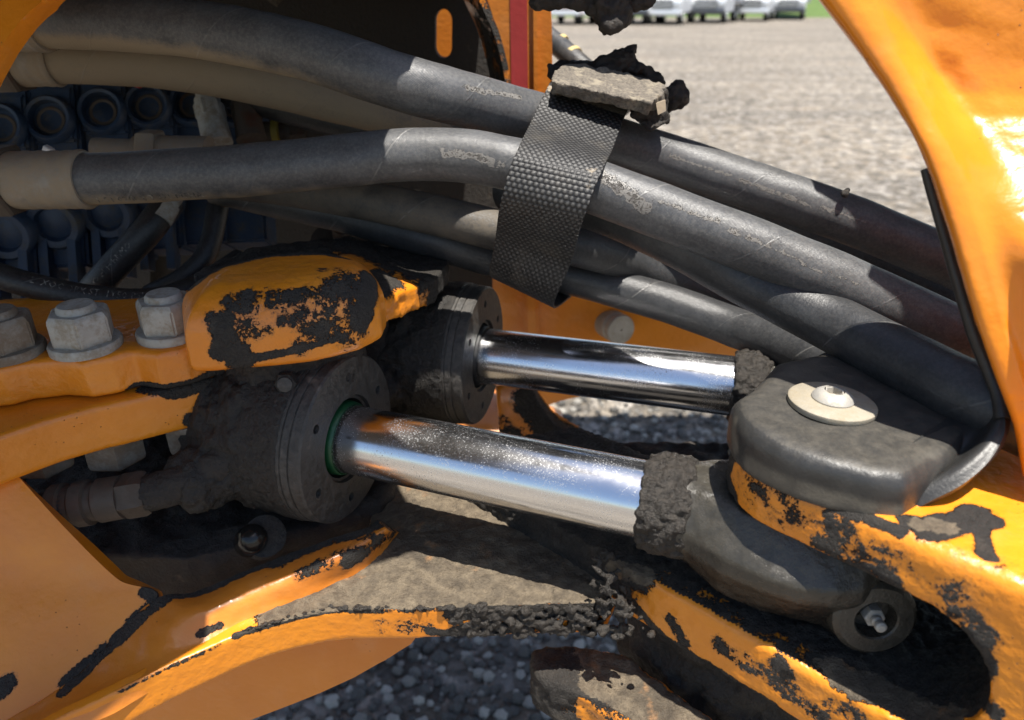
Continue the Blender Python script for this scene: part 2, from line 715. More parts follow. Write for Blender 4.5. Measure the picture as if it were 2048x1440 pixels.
M['barrel'] = mud_mat('barrel_grime', (0.010, 0.009, 0.008), (0.036, 0.031, 0.026), (0.35, 0.8), 0.8, 1.0, (0.075, 0.058, 0.036), 0.64)
M['seal'] = plain_mat('green_seal', (0.006, 0.062, 0.022), 0.4)
M['hole'] = plain_mat('hole_grease', (0.006, 0.006, 0.006), 0.8)
M['valve'] = steel_mat('blue_valve_paint', (0.020, 0.040, 0.080), 0.0, 0.5, (0.085, 0.077, 0.064), 0.47)
M['black'] = plain_mat('black_plastic', (0.02, 0.02, 0.02), 0.5)
M['red'] = plain_mat('red_tape', (0.42, 0.045, 0.045), 0.5)
M['yellow'] = plain_mat('yellow_cap', (0.26, 0.20, 0.03), 0.6)
M['white'] = plain_mat('white_plastic', (0.7, 0.7, 0.7), 0.5)


def boot_mat():
    t = T('moulded_rubber')
    n1 = t.noise(40, 6, 0.6)
    n2 = t.noise(600, 4, 0.6)
    mu = t.attr('mud')
    c = t.mix(n1, (0.020, 0.020, 0.0195), (0.038, 0.037, 0.035))
    dm = t.step(t.math('ADD', mu, t.math('MULTIPLY', t.math('SUBTRACT', t.noise(130, 7, 0.75), 0.5), 0.9)), 0.1, 1.2)
    c = t.mix(dm, c, (0.15, 0.13, 0.098))
    b = t.bump(n2, 0.3, 0.0007)
    return t.out(c, t.fmix(dm, t.step(n2, 0.3, 0.7, 0.36, 0.46), 0.85), 0.0, b)


def webbing_mat():
    t = T('nylon_webbing')
    h = t.attr('weave')
    c = t.mix(t.step(h, 0.35, 0.95), (0.010, 0.010, 0.011), (0.075, 0.073, 0.070))
    mu = t.attr('mud')
    c = t.mix(t.step(t.math('ADD', mu, t.math('MULTIPLY', t.math('SUBTRACT', t.noise(160, 6, 0.7), 0.5), 1.4)), 0.45, 0.62), c, (0.24, 0.20, 0.15))
    c = t.mix(t.step(t.noise(35, 5), 0.5, 0.8, 0, 0.3), c, (0.15, 0.13, 0.10))
    return t.out(c, 0.5, 0.0, t.bump(t.noise(2500, 3), 0.4, 0.0004))


M['boot'] = boot_mat()
M['webbing'] = webbing_mat()
# ------------------------------------------------------------------ the yard
def yard_mat():
    t = T('gravel_yard')
    pos = t.co
    big = t.noise(0.35, 5, 0.6, pos)
    fine = t.noise(7, 8, 0.75, pos)
    vor = t.voro(22, 'F1', pos)
    vcol = t.voro(22, 'F1', pos, 'Color')
    sv = t.n('ShaderNodeSeparateColor')
    t.nt.links.new(vcol, sv.inputs[0])
    c = t.mix(t.step(big, 0.35, 0.65), (0.18, 0.148, 0.110), (0.33, 0.278, 0.212))
    c = t.mix(t.step(t.noise(0.8, 4, 0.6, pos), 0.55, 0.70, 0, 0.6), c, (0.28, 0.195, 0.12))
    st_ = t.n('ShaderNodeMapping')
    t.nt.links.new(pos, st_.inputs[0])
    st_.inputs['Scale'].default_value = (0.12, 1.0, 1.0)
    streak = t.noise(1.6, 5, 0.6, st_.outputs[0])
    c = t.mix(t.step(streak, 0.50, 0.58, 0, 0.8), c, (0.115, 0.10, 0.082))
    c = t.mix(t.step(streak, 0.44, 0.36, 0, 0.55), c, (0.40, 0.345, 0.275))
    c = t.mix(t.step(sv.outputs[0], 0.0, 1.0, 0.0, 0.85), c, t.mix(sv.outputs[1], (0.07, 0.066, 0.06), (0.50, 0.46, 0.41)))
    c = t.mix(t.step(fine, 0.38, 0.58, 0.9, 0.0), c, (0.085, 0.075, 0.063))
    c = t.mix(t.step(t.noise(14, 6, 0.75, pos), 0.55, 0.68, 0.0, 0.8), c, (0.50, 0.44, 0.36))
    b = t.bump(t.math('ADD', t.math('MULTIPLY', vor, -1.0), fine), 0.9, 0.02)
    return t.out(c, 0.95, 0.0, b, 0.2)


bm = bmesh.new()
rings(bm, [[(-1500, -60, -0.0), (1500, -60, 0), (1500, 2500, 0), (-1500, 2500, 0)], [(-1500, -60, -0.3), (1500, -60, -0.3), (1500, 2500, -0.3), (-1500, 2500, -0.3)]])
g = bmobj('ground', bm, yard_mat(), None, False)
g['kind'] = 'structure'

# loose stones, near enough to be seen singly
def stones():
    rnd = random.Random(3)
    base = []
    for k in range(9):
        b = bmesh.new()
        bmesh.ops.create_icosphere(b, subdivisions=1, radius=1)
        for v in b.verts:
            v.co *= 0.72 + 0.5 * rnd.random()
        base.append(([v.co.copy() for v in b.verts], [[v.index for v in f.verts] for f in b.faces]))
        b.free()
    vs_, fs, tone = [], [], []
    n = 0
    for k in range(17000):
        y = 0.72 + 2.6 * rnd.random() ** 1.25
        x = -0.75 + rnd.random() * (1.6 + 0.45 * y)
        s = 0.0035 + 0.0115 * rnd.random() ** 2.2
        vv, ff = rnd.choice(base)
        rot = Matrix.Rotation(rnd.random() * 6.28, 3, 'Z') @ Matrix.Rotation(rnd.random() * 6.28, 3, 'X')
        o = len(vs_)
        tn = rnd.random()
        for v in vv:
            q = rot @ v
            vs_.append((x + q.x * s, y + q.y * s, max(-0.01, s * 0.45 + q.z * s * 0.75)))
            tone.append(tn)
        fs += [[i + o for i in f] for f in ff]
    me = mesh('gravel', vs_, fs)
    t = T('gravel_stone')
    a = t.attr('tone')
    c = t.mix(t.step(a, 0.45, 1.0), (0.072, 0.066, 0.057), (0.36, 0.335, 0.29))
    c = t.mix(t.step(t.noise(220, 4, 0.7), 0.45, 0.8, 0, 0.6), c, (0.13, 0.125, 0.12))
    t.out(c, 0.75, 0.0, t.bump(t.noise(700, 4), 0.5, 0.001))
    o = link('gravel', me, t.m, None, False)
    attr(o, 'tone', tone)
    tag(o, 'loose grey crushed stone lying under the machine', 'gravel', kind='stuff')


stones()

# grassy bank behind the parked trucks
bm = bmesh.new()
rings(bm, [[(-300, 58, -0.1), (320, 56, -0.1), (320, 90, -0.1), (-300, 90, -0.1)], [(-300, 64, 1.3), (320, 62, 1.3), (320, 90, 2.4), (-300, 90, 2.4)]])
tg = T('bank_grass')
tg.out(tg.mix(tg.noise(1.2, 6, 0.7), (0.05, 0.10, 0.02), (0.13, 0.19, 0.045)), 0.9, 0.0, tg.bump(tg.noise(12, 5), 0.8, 0.1))
o = bmobj('grass_bank', bm, tg.m, None)
o['kind'] = 'structure'

# ------------------------------------------------------------------ parked trucks
M['truck_white'] = plain_mat('truck_white', (0.72, 0.73, 0.74), 0.3, 0, 0.05, 2, 0.0)
M['truck_grille'] = plain_mat('truck_grille', (0.10, 0.105, 0.11), 0.35, 0.6, 0.2, 3, 0.0)
M['truck_glass'] = plain_mat('truck_glass', (0.03, 0.035, 0.04), 0.08, 0, 0.1, 2, 0.0)
M['truck_tyre'] = plain_mat('truck_tyre', (0.02, 0.02, 0.02), 0.85, 0, 0.2, 3, 0.0)
M['truck_lamp'] = plain_mat('truck_lamp', (0.75, 0.78, 0.8), 0.12, 0.3, 0.05, 2, 0.0)
M['truck_box'] = plain_mat('truck_box', (0.55, 0.56, 0.58), 0.4, 0, 0.08, 2, 0.0)
M['truck_red'] = plain_mat('truck_red', (0.35, 0.05, 0.03), 0.4, 0, 0.1, 2, 0.0)


def chamfer_box(bm, x0, x1, y0, y1, z0, z1, b=0.06):
    pts = [(x0 + b, y0), (x1 - b, y0), (x1, y0 + b), (x1, y1 - b), (x1 - b, y1), (x0 + b, y1), (x0, y1 - b), (x0, y0 + b)]
    prism(bm, pts, z0, z1, b, b * 0.5, 2)


def make_truck(kind, label, body, loc, rz):
    t = thing('parked_truck', label, 'truck', loc, (0, 0, rz), 'trucks parked across the yard')
    L = True
    bm = bmesh.new()                                   # cab with sloped screen and bonnet, seen from the side
    side = [(0.0, 0.62), (0.0, 1.12), (0.10, 1.22), (0.95, 1.36), (1.55, 2.02), (1.75, 2.10), (2.9, 2.10), (3.0, 2.0), (3.0, 0.55), (0.2, 0.5)]
    rings(bm, [[(-1.0, y, z) for y, z in side], [(-0.93, y + 0.02, z) for y, z in side], [(0.93, y + 0.02, z) for y, z in side], [(1.0, y, z) for y, z in side]])
    bmesh.ops.bevel(bm, geom=list(bm.edges), offset=0.05, segments=2, affect='EDGES')
    bmobj('cab', bm, body, t, local=L)
    bm = bmesh.new()
    box(bm, (0, -0.02, 0.93), (1.15, 0.06, 0.42))
    gr = bmobj('grille', bm, M['truck_grille'], t, local=L)
    for k in range(4):
        bm = bmesh.new()
        box(bm, (0, -0.06, 0.79 + k * 0.095), (1.12, 0.04, 0.035))
        bmobj('grille_bar', bm, M['truck_lamp'], gr, local=L)
    bm = bmesh.new()
    chamfer_box(bm, -1.02, 1.02, -0.14, 0.10, 0.42, 0.66, 0.05)
    bmobj('bumper', bm, M['truck_lamp'] if not kind else M['truck_grille'], t, local=L)
    for s in (-1, 1):
        bm = bmesh.new()
        chamfer_box(bm, s * 0.78 - 0.17, s * 0.78 + 0.17, -0.05, 0.05, 0.80, 1.08, 0.04)
        bmobj('headlight', bm, M['truck_lamp'], t, local=L)
        bm = bmesh.new()
        box(bm, (s * 1.17, 1.35, 1.52), (0.2, 0.12, 0.34))
        bmobj('mirror', bm, M['black'], t, local=L)
        for yy in (0.85, 3.9):
            bm = bmesh.new()
            lathe(bm, [(-0.13, 0.2), (-0.13, 0.36), (-0.10, 0.40), (0.10, 0.40), (0.13, 0.36), (0.13, 0.2)], (s * 0.86, yy, 0.40), (1, 0, 0), 20)
            wh = bmobj('wheel', bm, M['truck_tyre'], t, local=L)
            bm = bmesh.new()
            lathe(bm, [(0, 0.02), (0.02, 0.19), (-0.02, 0.2)], (s * 0.99, yy, 0.40), (s, 0, 0), 16)
            bmobj('rim', bm, M['truck_lamp'], wh, local=L)
    bm = bmesh.new()
    slab(bm, [(-0.82, 1.02, 1.43), (0.82, 1.02, 1.43), (0.76, 1.55, 2.00), (-0.76, 1.55, 2.00)], (0, -0.025, 0.02))
    bmobj('windscreen', bm, M['truck_glass'], t, local=L)
    if kind == 1:
        bm = bmesh.new()
        chamfer_box(bm, -1.18, 1.18, 3.08, 8.2, 0.95, 3.1, 0.05)
        bmobj('cargo_box', bm, M['truck_box'], t, local=L)
    else:
        bm = bmesh.new()
        chamfer_box(bm, -0.98, 0.98, 3.04, 5.4, 0.62, 1.35, 0.05)
        bmobj('cargo_bed', bm, body, t, local=L)
    bm = bmesh.new()
    box(bm, (0, 3.2, 0.52), (0.9, 5.6, 0.16))
    bmobj('chassis', bm, M['black'], t, local=L)
    return t


for (px, py, kind, lab, body, rz) in [
        (1118, 50, 0, 'dark red pickup truck at the end of the row beside the orange upright', 'truck_red', -0.3),
        (1180, 50, 0, 'white pickup truck parked between the dark red pickup and the hanging clod', 'truck_white', -0.35),
        (1255, 50, 1, 'white box truck standing just past the hanging grease clod', 'truck_white', -0.4),
        (1318, 50, 0, 'white pickup truck with chrome bumper, first one clear of the hanging clod', 'truck_white', -0.38),
        (1408, 47, 1, 'silver box truck parked between two white pickup trucks', 'truck_box', -0.42),
        (1497, 43, 0, 'white pickup truck parked between the silver and the end box truck', 'truck_white', -0.40),
        (1572, 40, 1, 'white box truck at the end of the row next to the orange arch', 'truck_white', -0.36)]:
    p = PZ(px, py, H)
    make_truck(kind, lab, M[body], (p.x, min(p.y, 60), 0), rz)

# ------------------------------------------------------------------ front frame (carries the cylinder barrels)
ff = thing('front_frame', 'orange front frame of the machine with bolted bearing cap and lower hinge plate', 'machine frame', (-0.25, 0.45, 0))

TC = (-0.160, 0.490)          # trunnion centre
# bearing cap + scalloped clamp
bm = bmesh.new()
front = [xy(PZ(x, y, 0.2074)) for x, y in [(-130, 748), (0, 735), (45, 723), (110, 717), (165, 721), (222, 711), (264, 699), (312, 705), (365, 696), (417, 680), (452, 673)]]
prism(bm, front + [(-0.15, 0.50), (-0.16, 0.56), (-0.30, 0.56), (-0.45, 0.52)], H - 0.2355, H - 0.2074, 0.005, 0.002)
capo = [xy(PZ(x, y, 0.168)) for x, y in [(378, 612), (470, 607), (560, 600), (640, 590), (700, 577), (738, 560), (748, 545), (735, 527), (690, 513), (600, 508), (500, 522), (420, 545), (372, 570)]]
prism(bm, offset_poly(capo, -0.006), H - 0.212, H - 0.160, 0.030, 0.006, 7)
cap = bmobj('bearing_cap', bm, M['cast'], ff)
remesh(cap, 0.0017, 5)
rough_up(cap, 0.0005, 60, 2)
spots(cap, 'grime', [
    ([(742, 560), (735, 600), (722, 640)], 0.013, 0.95), ([(690, 560), (712, 620), (700, 660)], 0.022, 0.56),
    ([(470, 605), (530, 600), (600, 610)], 0.015, 0.54), ([(570, 625), (640, 650)], 0.018, 0.55), ([(610, 590), (660, 600)], 0.016, 0.50), ([(470, 660), (520, 650)], 0.014, 0.46),
    ([(425, 640), (450, 655)], 0.010, 0.7), ([(440, 660), (465, 690), (480, 725)], 0.0125, 0.85), ([(640, 660), (600, 690)], 0.012, 0.45),
    ([(450, 640), (440, 700), (430, 745)], 0.009, 0.95),
    ([(380, 545), (430, 530), (500, 512), (600, 502), (690, 507)], 0.012, 0.95), ([(650, 550), (690, 560)], 0.014, 0.45),
    ([(500, 718), (600, 698), (700, 668)], 0.004, 0.7),
    ([(265, 782), (340, 775), (440, 758)], 0.006, 1.0)])

bm = bmesh.new()
led = [xy(PZ(x, y, 0.24)) for x, y in [(-150, 935), (0, 880), (100, 846), (194, 821), (229, 814), (330, 790), (425, 768), (452, 770)]]
prism(bm, led + [(-0.17, 0.48), (-0.18, 0.55), (-0.30, 0.55), (-0.46, 0.50)], H - 0.270, H - 0.237, 0.004, 0.002)
ledge = bmobj('hinge_ledge', bm, M['paint'], ff)
remesh(ledge, 0.0018, 4)
spots(ledge, 'grime', [([(290, 778), (350, 780), (440, 760)], 0.009, 1.0), ([(455, 760), (450, 800)], 0.012, 1.0),
                       ([(380, 840), (440, 815)], 0.008, 0.8), ([(400, 815), (440, 790)], 0.008, 0.55)])

# boss between cap and barrel, dark with grease
bm = bmesh.new()
lathe(bm, [(0, 0.052), (0.02, 0.050), (0.055, 0.052)], (TC[0], TC[1], H - 0.245), (0, 0, 1), 48)
boss = bmobj('trunnion_boss', bm, M['grease'], ff)
remesh(boss, 0.002, 3)
rough_up(boss, 0.0035, 70, 3)

# gusset plate with cut-out, leaning back
rows = [[P(-260, 930, .45), P(-80, 948, .458), P(37, 953, .469)],
        [P(-260, 1070, .448), P(-20, 1062, .46), P(132, 1058, .470)],
        [P(-260, 1170, .445), P(20, 1160, .462), P(235, 1158, .474)],
        [P(-260, 1290, .44), P(30, 1260, .455), P(312, 1200, .476)],
        [P(-260, 1560, .420), P(-80, 1490, .434), P(130, 1372, .4512)]]
gus = sheet('gusset', loft(rows, 70, 90), M['paint'], 0.016, ff)
spots(gus, 'grime', [([(312, 1198), (250, 1265), (190, 1315), (130, 1365)], 0.0065, 0.8), ([(290, 1185), (305, 1195)], 0.006, 0.9),
                     ([(0, 1380), (15, 1365)], 0.008, 0.8)])

# weld fillet running down to the lower plate
PLH = 0.361
rows = [[P(-100, 1505, .4310), P(130, 1370, .4500), P(215, 1290, .463), P(310, 1199, .4755), P(400, 1180, .49), P(500, 1137, .502), P(640, 1085, .518), P(765, 1045, .535)],
        [P(-110, 1530, .421), P(128, 1404, .4375), P(260, 1330, .449), P(360, 1240, .464), P(450, 1205, .476), P(560, 1160, .489), P(690, 1110, .505), P(775, 1060, .527)],
        [PZ(-105, 1562, PLH), PZ(120, 1434, PLH), PZ(285, 1355, PLH), PZ(430, 1272, PLH), PZ(510, 1232, PLH), PZ(640, 1180, PLH), PZ(740, 1130, PLH), PZ(800, 1065, PLH)]]
fil = sheet('weld_fillet', loft(rows, 170, 34), M['paint_dull'], 0.012, ff)
spots(fil, 'grime', [([(330, 1200), (250, 1268), (180, 1325), (130, 1380)], 0.0075, 0.8), ([(310, 1190), (420, 1165), (520, 1125)], 0.008, 1.0),
                     ([(560, 1120), (640, 1085), (700, 1070)], 0.013, 0.66), ([(700, 1120), (780, 1050)], 0.012, 0.75), ([(600, 1150), (760, 1075)], 0.008, 0.6),
                     ([(400, 1268), (440, 1252)], 0.004, 0.6), ([(770, 1050), (700, 1065)], 0.011, 0.8)])
rough_up(fil, 0.0009, 55, 2)

# lower hinge plate
bm = bmesh.new()
lp = [xy(PZ(x, y, PLH)) for x, y in [(-90, 1560), (112, 1442), (233, 1385), (330, 1336), (437, 1287), (492, 1264), (540, 1248), (583, 1237), (646, 1224), (700, 1219), (833, 1217), (995, 1210), (1165, 1206), (1215, 1203)]]
prism(bm, lp + [(0.085, 0.42), (0.07, 0.48), (0.0, 0.56), (-0.08, 0.62), (-0.11, 0.52)] + [xy(PZ(x, y, PLH)) for x, y in [(720, 1108), (630, 1165), (500, 1220), (420, 1260), (275, 1340), (100, 1425), (-135, 1570)]], H - PLH - 0.0275, H - PLH, 0.0012, 0.0012, 2)
low = bmobj('lower_hinge_plate', bm, M['paint'], ff)
remesh(low, 0.0019, 2)


def plate_mud(c, n):
    if n.z > 0.6:
        b = PZ(505, 1238, PLH)
        return min(1.0, max(0.0, (c.x - b.x) * 25 + (c.y - b.y) * 12 + 0.55))
    return 0.0


mm = spots(low, 'mud', [], base_fn=plate_mud)
rough_up(low, 0.0016, 120, 3, [m if m > 0.5 else 0 for m in mm])
spots(low, 'grime', [([(470, 1272), (560, 1243), (640, 1224), (720, 1219)], 0.0035, 0.8), ([(240, 1385), (330, 1340), (440, 1290)], 0.0024, 0.6),
                     ([(905, 1225), (1000, 1225), (1190, 1220)], 0.011, 0.9), ([(920, 1262), (1050, 1255)], 0.010, 0.75), ([(1060, 1250), (1190, 1245)], 0.014, 0.5), ([(720, 1222), (900, 1219)], 0.003, 0.6), ([(760, 1255), (850, 1250)], 0.012, 0.36),
                     ([(860, 1262), (900, 1270)], 0.006, 0.7)], base_fn=lambda c, n: 1.0 if (n.z > 0.5 and c.x < -0.10 and c.y > max(0.362 + (c.x + 0.19) * 0.55, 0.362)) else 0.0)

# apron below the plate
bm = bmesh.new()
ap = [PY(x, y, 0.388) for x, y in [(850, 1262), (822, 1288), (775, 1322), (708, 1355), (640, 1386), (583, 1409), (475, 1450), (300, 1530), (60, 1620), (60, 1330), (420, 1262)]]
slab(bm, ap, (0, 0.02, 0))
bmesh.ops.bevel(bm, geom=list(bm.edges), offset=0.002, segments=2, affect='EDGES')
bmobj('apron', bm, M['paint_dull'], ff)

# cavity behind the gusset
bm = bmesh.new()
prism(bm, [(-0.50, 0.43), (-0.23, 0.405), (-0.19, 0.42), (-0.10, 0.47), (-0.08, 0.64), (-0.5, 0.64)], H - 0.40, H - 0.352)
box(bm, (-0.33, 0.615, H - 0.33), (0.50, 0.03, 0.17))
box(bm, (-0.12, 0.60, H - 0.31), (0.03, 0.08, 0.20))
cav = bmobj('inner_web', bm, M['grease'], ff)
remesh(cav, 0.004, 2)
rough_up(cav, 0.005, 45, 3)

# unseen tube added under the front frame to shade the gravel
bm = bmesh.new()
lathe(bm, [(-0.75, 0.07), (-0.2, 0.085), (-0.12, 0.13), (0.0, 0.14), (0.10, 0.10)], (-0.02, 1.0, 0.46), (1, 0, 0), 40)
bmobj('gravel_shade_tube', bm, M['paint_dull'], ff)

# plate with the round cut-out above the near hoses
bm = bmesh.new()
cp = [P(x, y, 0.43) for x, y in [(100, -8), (80, 6), (60, 22), (40, 42), (22, 65), (0, 96), (-30, 150), (-60, 230), (-420, 230), (-420, -420), (160, -420), (150, -60)]]
slab(bm, cp, (0.0, 0.016, -0.004))
bmesh.ops.bevel(bm, geom=list(bm.edges), offset=0.0025, segments=2, affect='EDGES')
bmobj('side_plate', bm, M['paint'], ff)

# uprights at the back of the front frame
YB = 0.86
bm = bmesh.new()
slab(bm, [PY(x, y, YB) for x, y in [(950, -60), (985, 30), (1003, 80), (1012, 140), (1016, 320), (1108, 330), (1104, 60), (1100, -60)]], (0, 0.03, 0))
bmesh.ops.bevel(bm, geom=list(bm.edges), offset=0.003, segments=2, affect='EDGES')
up = bmobj('upright', bm, M['paint_dull'], ff)
bm = bmesh.new()
slab(bm, [PY(x, y, YB - 0.0015) for x, y in [(1019, -60), (1054, -60), (1056, 200), (1023, 200)]], (0, 0.003, 0))
rt = bmobj('red_tape', bm, M['red'], up)
bm = bmesh.new()
slab(bm, [PY(x, y, YB - 0.006) for x, y in [(1066, -60), (1074, -60), (1076, 210), (1068, 210)]], (0, 0.008, 0))
bmobj('flange_rib', bm, M['paint_dull'], up)
bm = bmesh.new()                                   # curved inner rim of the round cut-out
arc = [PY(x, y, YB - 0.004) for x, y in [(935, -60), (960, 5), (985, 60), (1000, 110), (1010, 160), (1014, 230)]]
arc2 = [PY(x, y, YB + 0.05) for x, y in [(900, -60), (930, 5), (955, 60), (970, 110), (980, 160), (984, 230)]]
gr_ = loft([arc, arc2], 40, 6)
rim = sheet('cutout_rim', gr_, M['paint_dull'], 0.006, ff)
spots(rim, 'grime', [([(975, 60), (990, 130)], 0.06, 0.62)])
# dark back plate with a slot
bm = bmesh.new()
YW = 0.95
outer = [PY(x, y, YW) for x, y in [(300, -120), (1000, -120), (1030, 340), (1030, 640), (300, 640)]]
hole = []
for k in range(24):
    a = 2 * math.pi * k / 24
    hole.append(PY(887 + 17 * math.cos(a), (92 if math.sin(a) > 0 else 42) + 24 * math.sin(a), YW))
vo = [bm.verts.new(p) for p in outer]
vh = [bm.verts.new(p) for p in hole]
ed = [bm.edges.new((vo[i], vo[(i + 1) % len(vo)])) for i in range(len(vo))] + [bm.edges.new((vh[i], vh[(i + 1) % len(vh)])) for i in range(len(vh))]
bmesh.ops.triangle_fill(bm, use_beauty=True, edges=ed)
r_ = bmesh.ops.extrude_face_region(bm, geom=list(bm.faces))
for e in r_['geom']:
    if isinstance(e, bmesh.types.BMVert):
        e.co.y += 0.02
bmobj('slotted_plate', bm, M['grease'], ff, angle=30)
bm = bmesh.new()                                   # bright panel seen through the slot
slab(bm, [PY(x, y, 1.14) for x, y in [(800, -80), (960, -80), (960, 260), (800, 260)]], (0, 0.012, 0))
bmobj('back_panel', bm, M['paint_dull'], ff)
# rounded dark housing at the top
bm = bmesh.new()
lathe(bm, [(0, 0.05), (0.02, 0.075), (0.2, 0.08)], P(650, -10, 0.9) + Vector((0, 0, 0.02)), (-0.8, 0.2, 0.25), 32)
bmobj('dark_housing', bm, M['drymud'], ff)

# upper deck raised out of view, outline and notch shaped for the shade below
DZ = H + 0.028
bm = bmesh.new()
prism(bm, [(-0.9, 0.66), (-0.10, 0.64), (0.02, 0.60), (0.60, 0.60), (0.90, 0.66), (0.90, 1.75), (0.15, 1.75), (0.15, 0.80), (-0.03, 0.80), (-0.03, 1.0), (-0.9, 1.0)], DZ, DZ + 0.05)
deck = bmobj('upper_deck_shade', bm, M['grease'], ff)
# ------------------------------------------------------------------ rear frame (yoke and arch)
rf = thing('rear_frame', 'orange rear frame casting with two-plate yoke and tall arch', 'machine frame', (0.25, 0.25, 0))
PC = Vector((0.173, 0.352))              # steering pin
LP = Vector((0.180, 0.280))              # a point on the yoke's front line
LD = Vector((0.727, -0.687))             # its direction
LN = Vector((0.687, 0.727))              # inward


def FL(a, inn=0.0):
    q = LP + LD * a + LN * inn
    return (q.x, q.y)


U0, U1, L0, L1 = H - 0.258, H - 0.226, H - 0.377, H - 0.336
nose = []
rn = 0.0475
for k in range(13):
    a = R(46 + 180 * k / 12)
    nose.append((PC.x + rn * math.cos(a), PC.y + rn * math.sin(a)))
upo = nose + [FL(-0.01), FL(0.05), FL(0.12), FL(0.40), (0.62, 0.25), (0.62, 0.47), (0.26, 0.47), (0.23, 0.42)]
bm = bmesh.new()
prism(bm, upo, U0, U1, 0.009, 0.003, 3)
# web closing the slot, its end rounded
A0, AR = 0.018, 0.040
prof = [(A0, U0 + 0.012)]
zc, zr = (U0 + L1) / 2, (U0 - L1) / 2
web = [(A0 - 0.0, U0 + 0.006)]
for k in range(15):
    a = math.pi / 2 - math.pi * k / 14
    web.append((A0 + AR * math.cos(a), zc + (zr + 0.0005) * math.sin(a)))
web += [(A0, L1 - 0.006), (0.42, L1 - 0.006), (0.42, U0 + 0.006)]
fpts = [Vector((*FL(a, 0.0), z)) for a, z in web]
slab(bm, fpts, (LN.x * 0.09, LN.y * 0.09, 0))
lwo = [FL(-0.30), FL(-0.12), FL(0.0), FL(0.12), FL(0.42), FL(0.42, 0.25), FL(0.05, 0.16), FL(-0.10, 0.13), FL(-0.28, 0.12), FL(-0.32, 0.05)]
prism(bm, lwo, L0, L1, 0.005, 0.003, 3)
# lower skirt of the casting at the right
slab(bm, [Vector((*FL(0.055, 0.004), L0 + 0.01)), Vector((*FL(0.42, 0.004), L0 + 0.01)), Vector((*FL(0.42, 0.004), L0 - 0.2)), Vector((*FL(0.15, 0.004), L0 - 0.2))], (LN.x * 0.08, LN.y * 0.08, 0))
yoke = bmobj('yoke', bm, M['cast'], rf)
remesh(yoke, 0.0019, 4)
def yoke_in(c, n):  # slot interior: grease and the slot's shadow together, put into the colour
    inn = (Vector((c.x, c.y)) - LP).dot(LN)
    if L0 < c.z < U0 + 0.002 and inn > (0.006 if c.z > L1 + 0.003 else 0.017):
        return 1.0
    if inn > 0.003 and c.z < L1 + 0.004 and c.z > L0:
        return 0.62 * min(1.0, max(0.0, (n.z - 0.35) / 0.5))
    return 0.0


gv = spots(yoke, 'grime', [
    # upper plate
    ([(1470, 905), (1452, 940), (1465, 990)], 0.010, 1.0), ([(1455, 965), (1530, 1050), (1640, 1105), (1750, 1165), (1880, 1225)], 0.0045, 1.0),
    ([(1510, 975), (1530, 1000)], 0.009, 0.55), ([(1590, 1030), (1640, 1080)], 0.011, 0.5), ([(1690, 1060), (1730, 1140)], 0.013, 0.5), ([(1480, 960), (1600, 1040), (1760, 1120)], 0.017, 0.40),
    ([(1640, 1085), (1700, 1125), (1790, 1165)], 0.009, 0.58), ([(1500, 925), (1620, 990), (1740, 1040), (1800, 1062)], 0.0045, 0.95), ([(1560, 985), (1580, 1040)], 0.005, 0.6), ([(1655, 1030), (1670, 1090)], 0.005, 0.62),
    ([(1820, 1045), (1900, 1060), (1985, 1040)], 0.008, 1.0), ([(1960, 1060), (1975, 1110)], 0.006, 1.0), ([(1860, 1060), (1960, 1030)], 0.012, 1.0),
    ([(1830, 1170), (1950, 1150)], 0.03, 0.34),
    # slot end
    ([(1880, 1225), (1940, 1270), (1975, 1330), (1975, 1390)], 0.007, 0.85), ([(1900, 1180), (1960, 1270)], 0.014, 0.5),
    ([(1990, 1420), (1975, 1380)], 0.008, 0.7),
    # lower plate
    ([(940, 1020), (1100, 1080), (1230, 1170)], 0.022, 0.85), ([(1000, 1000), (1180, 1080), (1270, 1120)], 0.03, 0.95), ([(1240, 1180), (1330, 1275), (1430, 1340), (1540, 1425)], 0.0062, 0.9),
    ([(1440, 1290), (1530, 1350), (1640, 1430)], 0.012, 0.5), ([(1560, 1330), (1600, 1400)], 0.010, 0.55), ([(1340, 1240), (1370, 1290)], 0.008, 0.5),
    ([(1660, 1410), (1720, 1435)], 0.010, 0.5)], base_fn=yoke_in)
mv = spots(yoke, 'mud', [([(1230, 1140), (1290, 1150)], 0.012, 0.75), ([(1680, 1345), (1800, 1400), (1900, 1440)], 0.016, 0.9), ([(1840, 1050), (1900, 1055)], 0.010, 0.6), ([(1640, 1330), (1700, 1360)], 0.008, 0.6)])
rough_up(yoke, 0.0004, 70, 2)
rough_up(yoke, 0.0022, 170, 3, [max(0, g_ - 0.45) * 1.6 if v.co.z < H - 0.30 else max(0, g_ - 0.6) for g_, v in zip(gv, yoke.data.vertices)])

# arch: tall flange that the hoses run behind
edge_px = [(2040, 960, .302), (2020, 860, .308), (1985, 760, .3115), (1950, 660, .316), (1917, 545, .323), (1883, 425, .333), (1842, 310, .346), (1788, 210, .360), (1718, 105, .371), (1640, 0, .379), (1560, -95, .383), (1440, -200, .385), (1280, -290, .386)]
edge = []
for px, py, Y in edge_px:
    e = PY(px, py, Y)
    edge.append((e.x, Y, H - e.z))
yk = [(0.30, 0.296), (0.245, 0.302), (0.189, 0.309), (0.135, 0.3125), (0.112, 0.314), (0.105, 0.3165), (0.099, 0.322), (0.0866, 0.336), (0.0657, 0.357), (0.049, 0.3725), (0.040, 0.3775), (0.028, 0.380), (0.0, 0.381), (-0.2, 0.384)]


def yprof(h):
    for (h0, y0), (h1, y1) in zip(yk[:-1], yk[1:]):
        if h1 <= h <= h0:
            return y0 + (y1 - y0) * (h - h0) / (h1 - h0)
    return yk[0][1] if h > 0.3 else yk[-1][1]


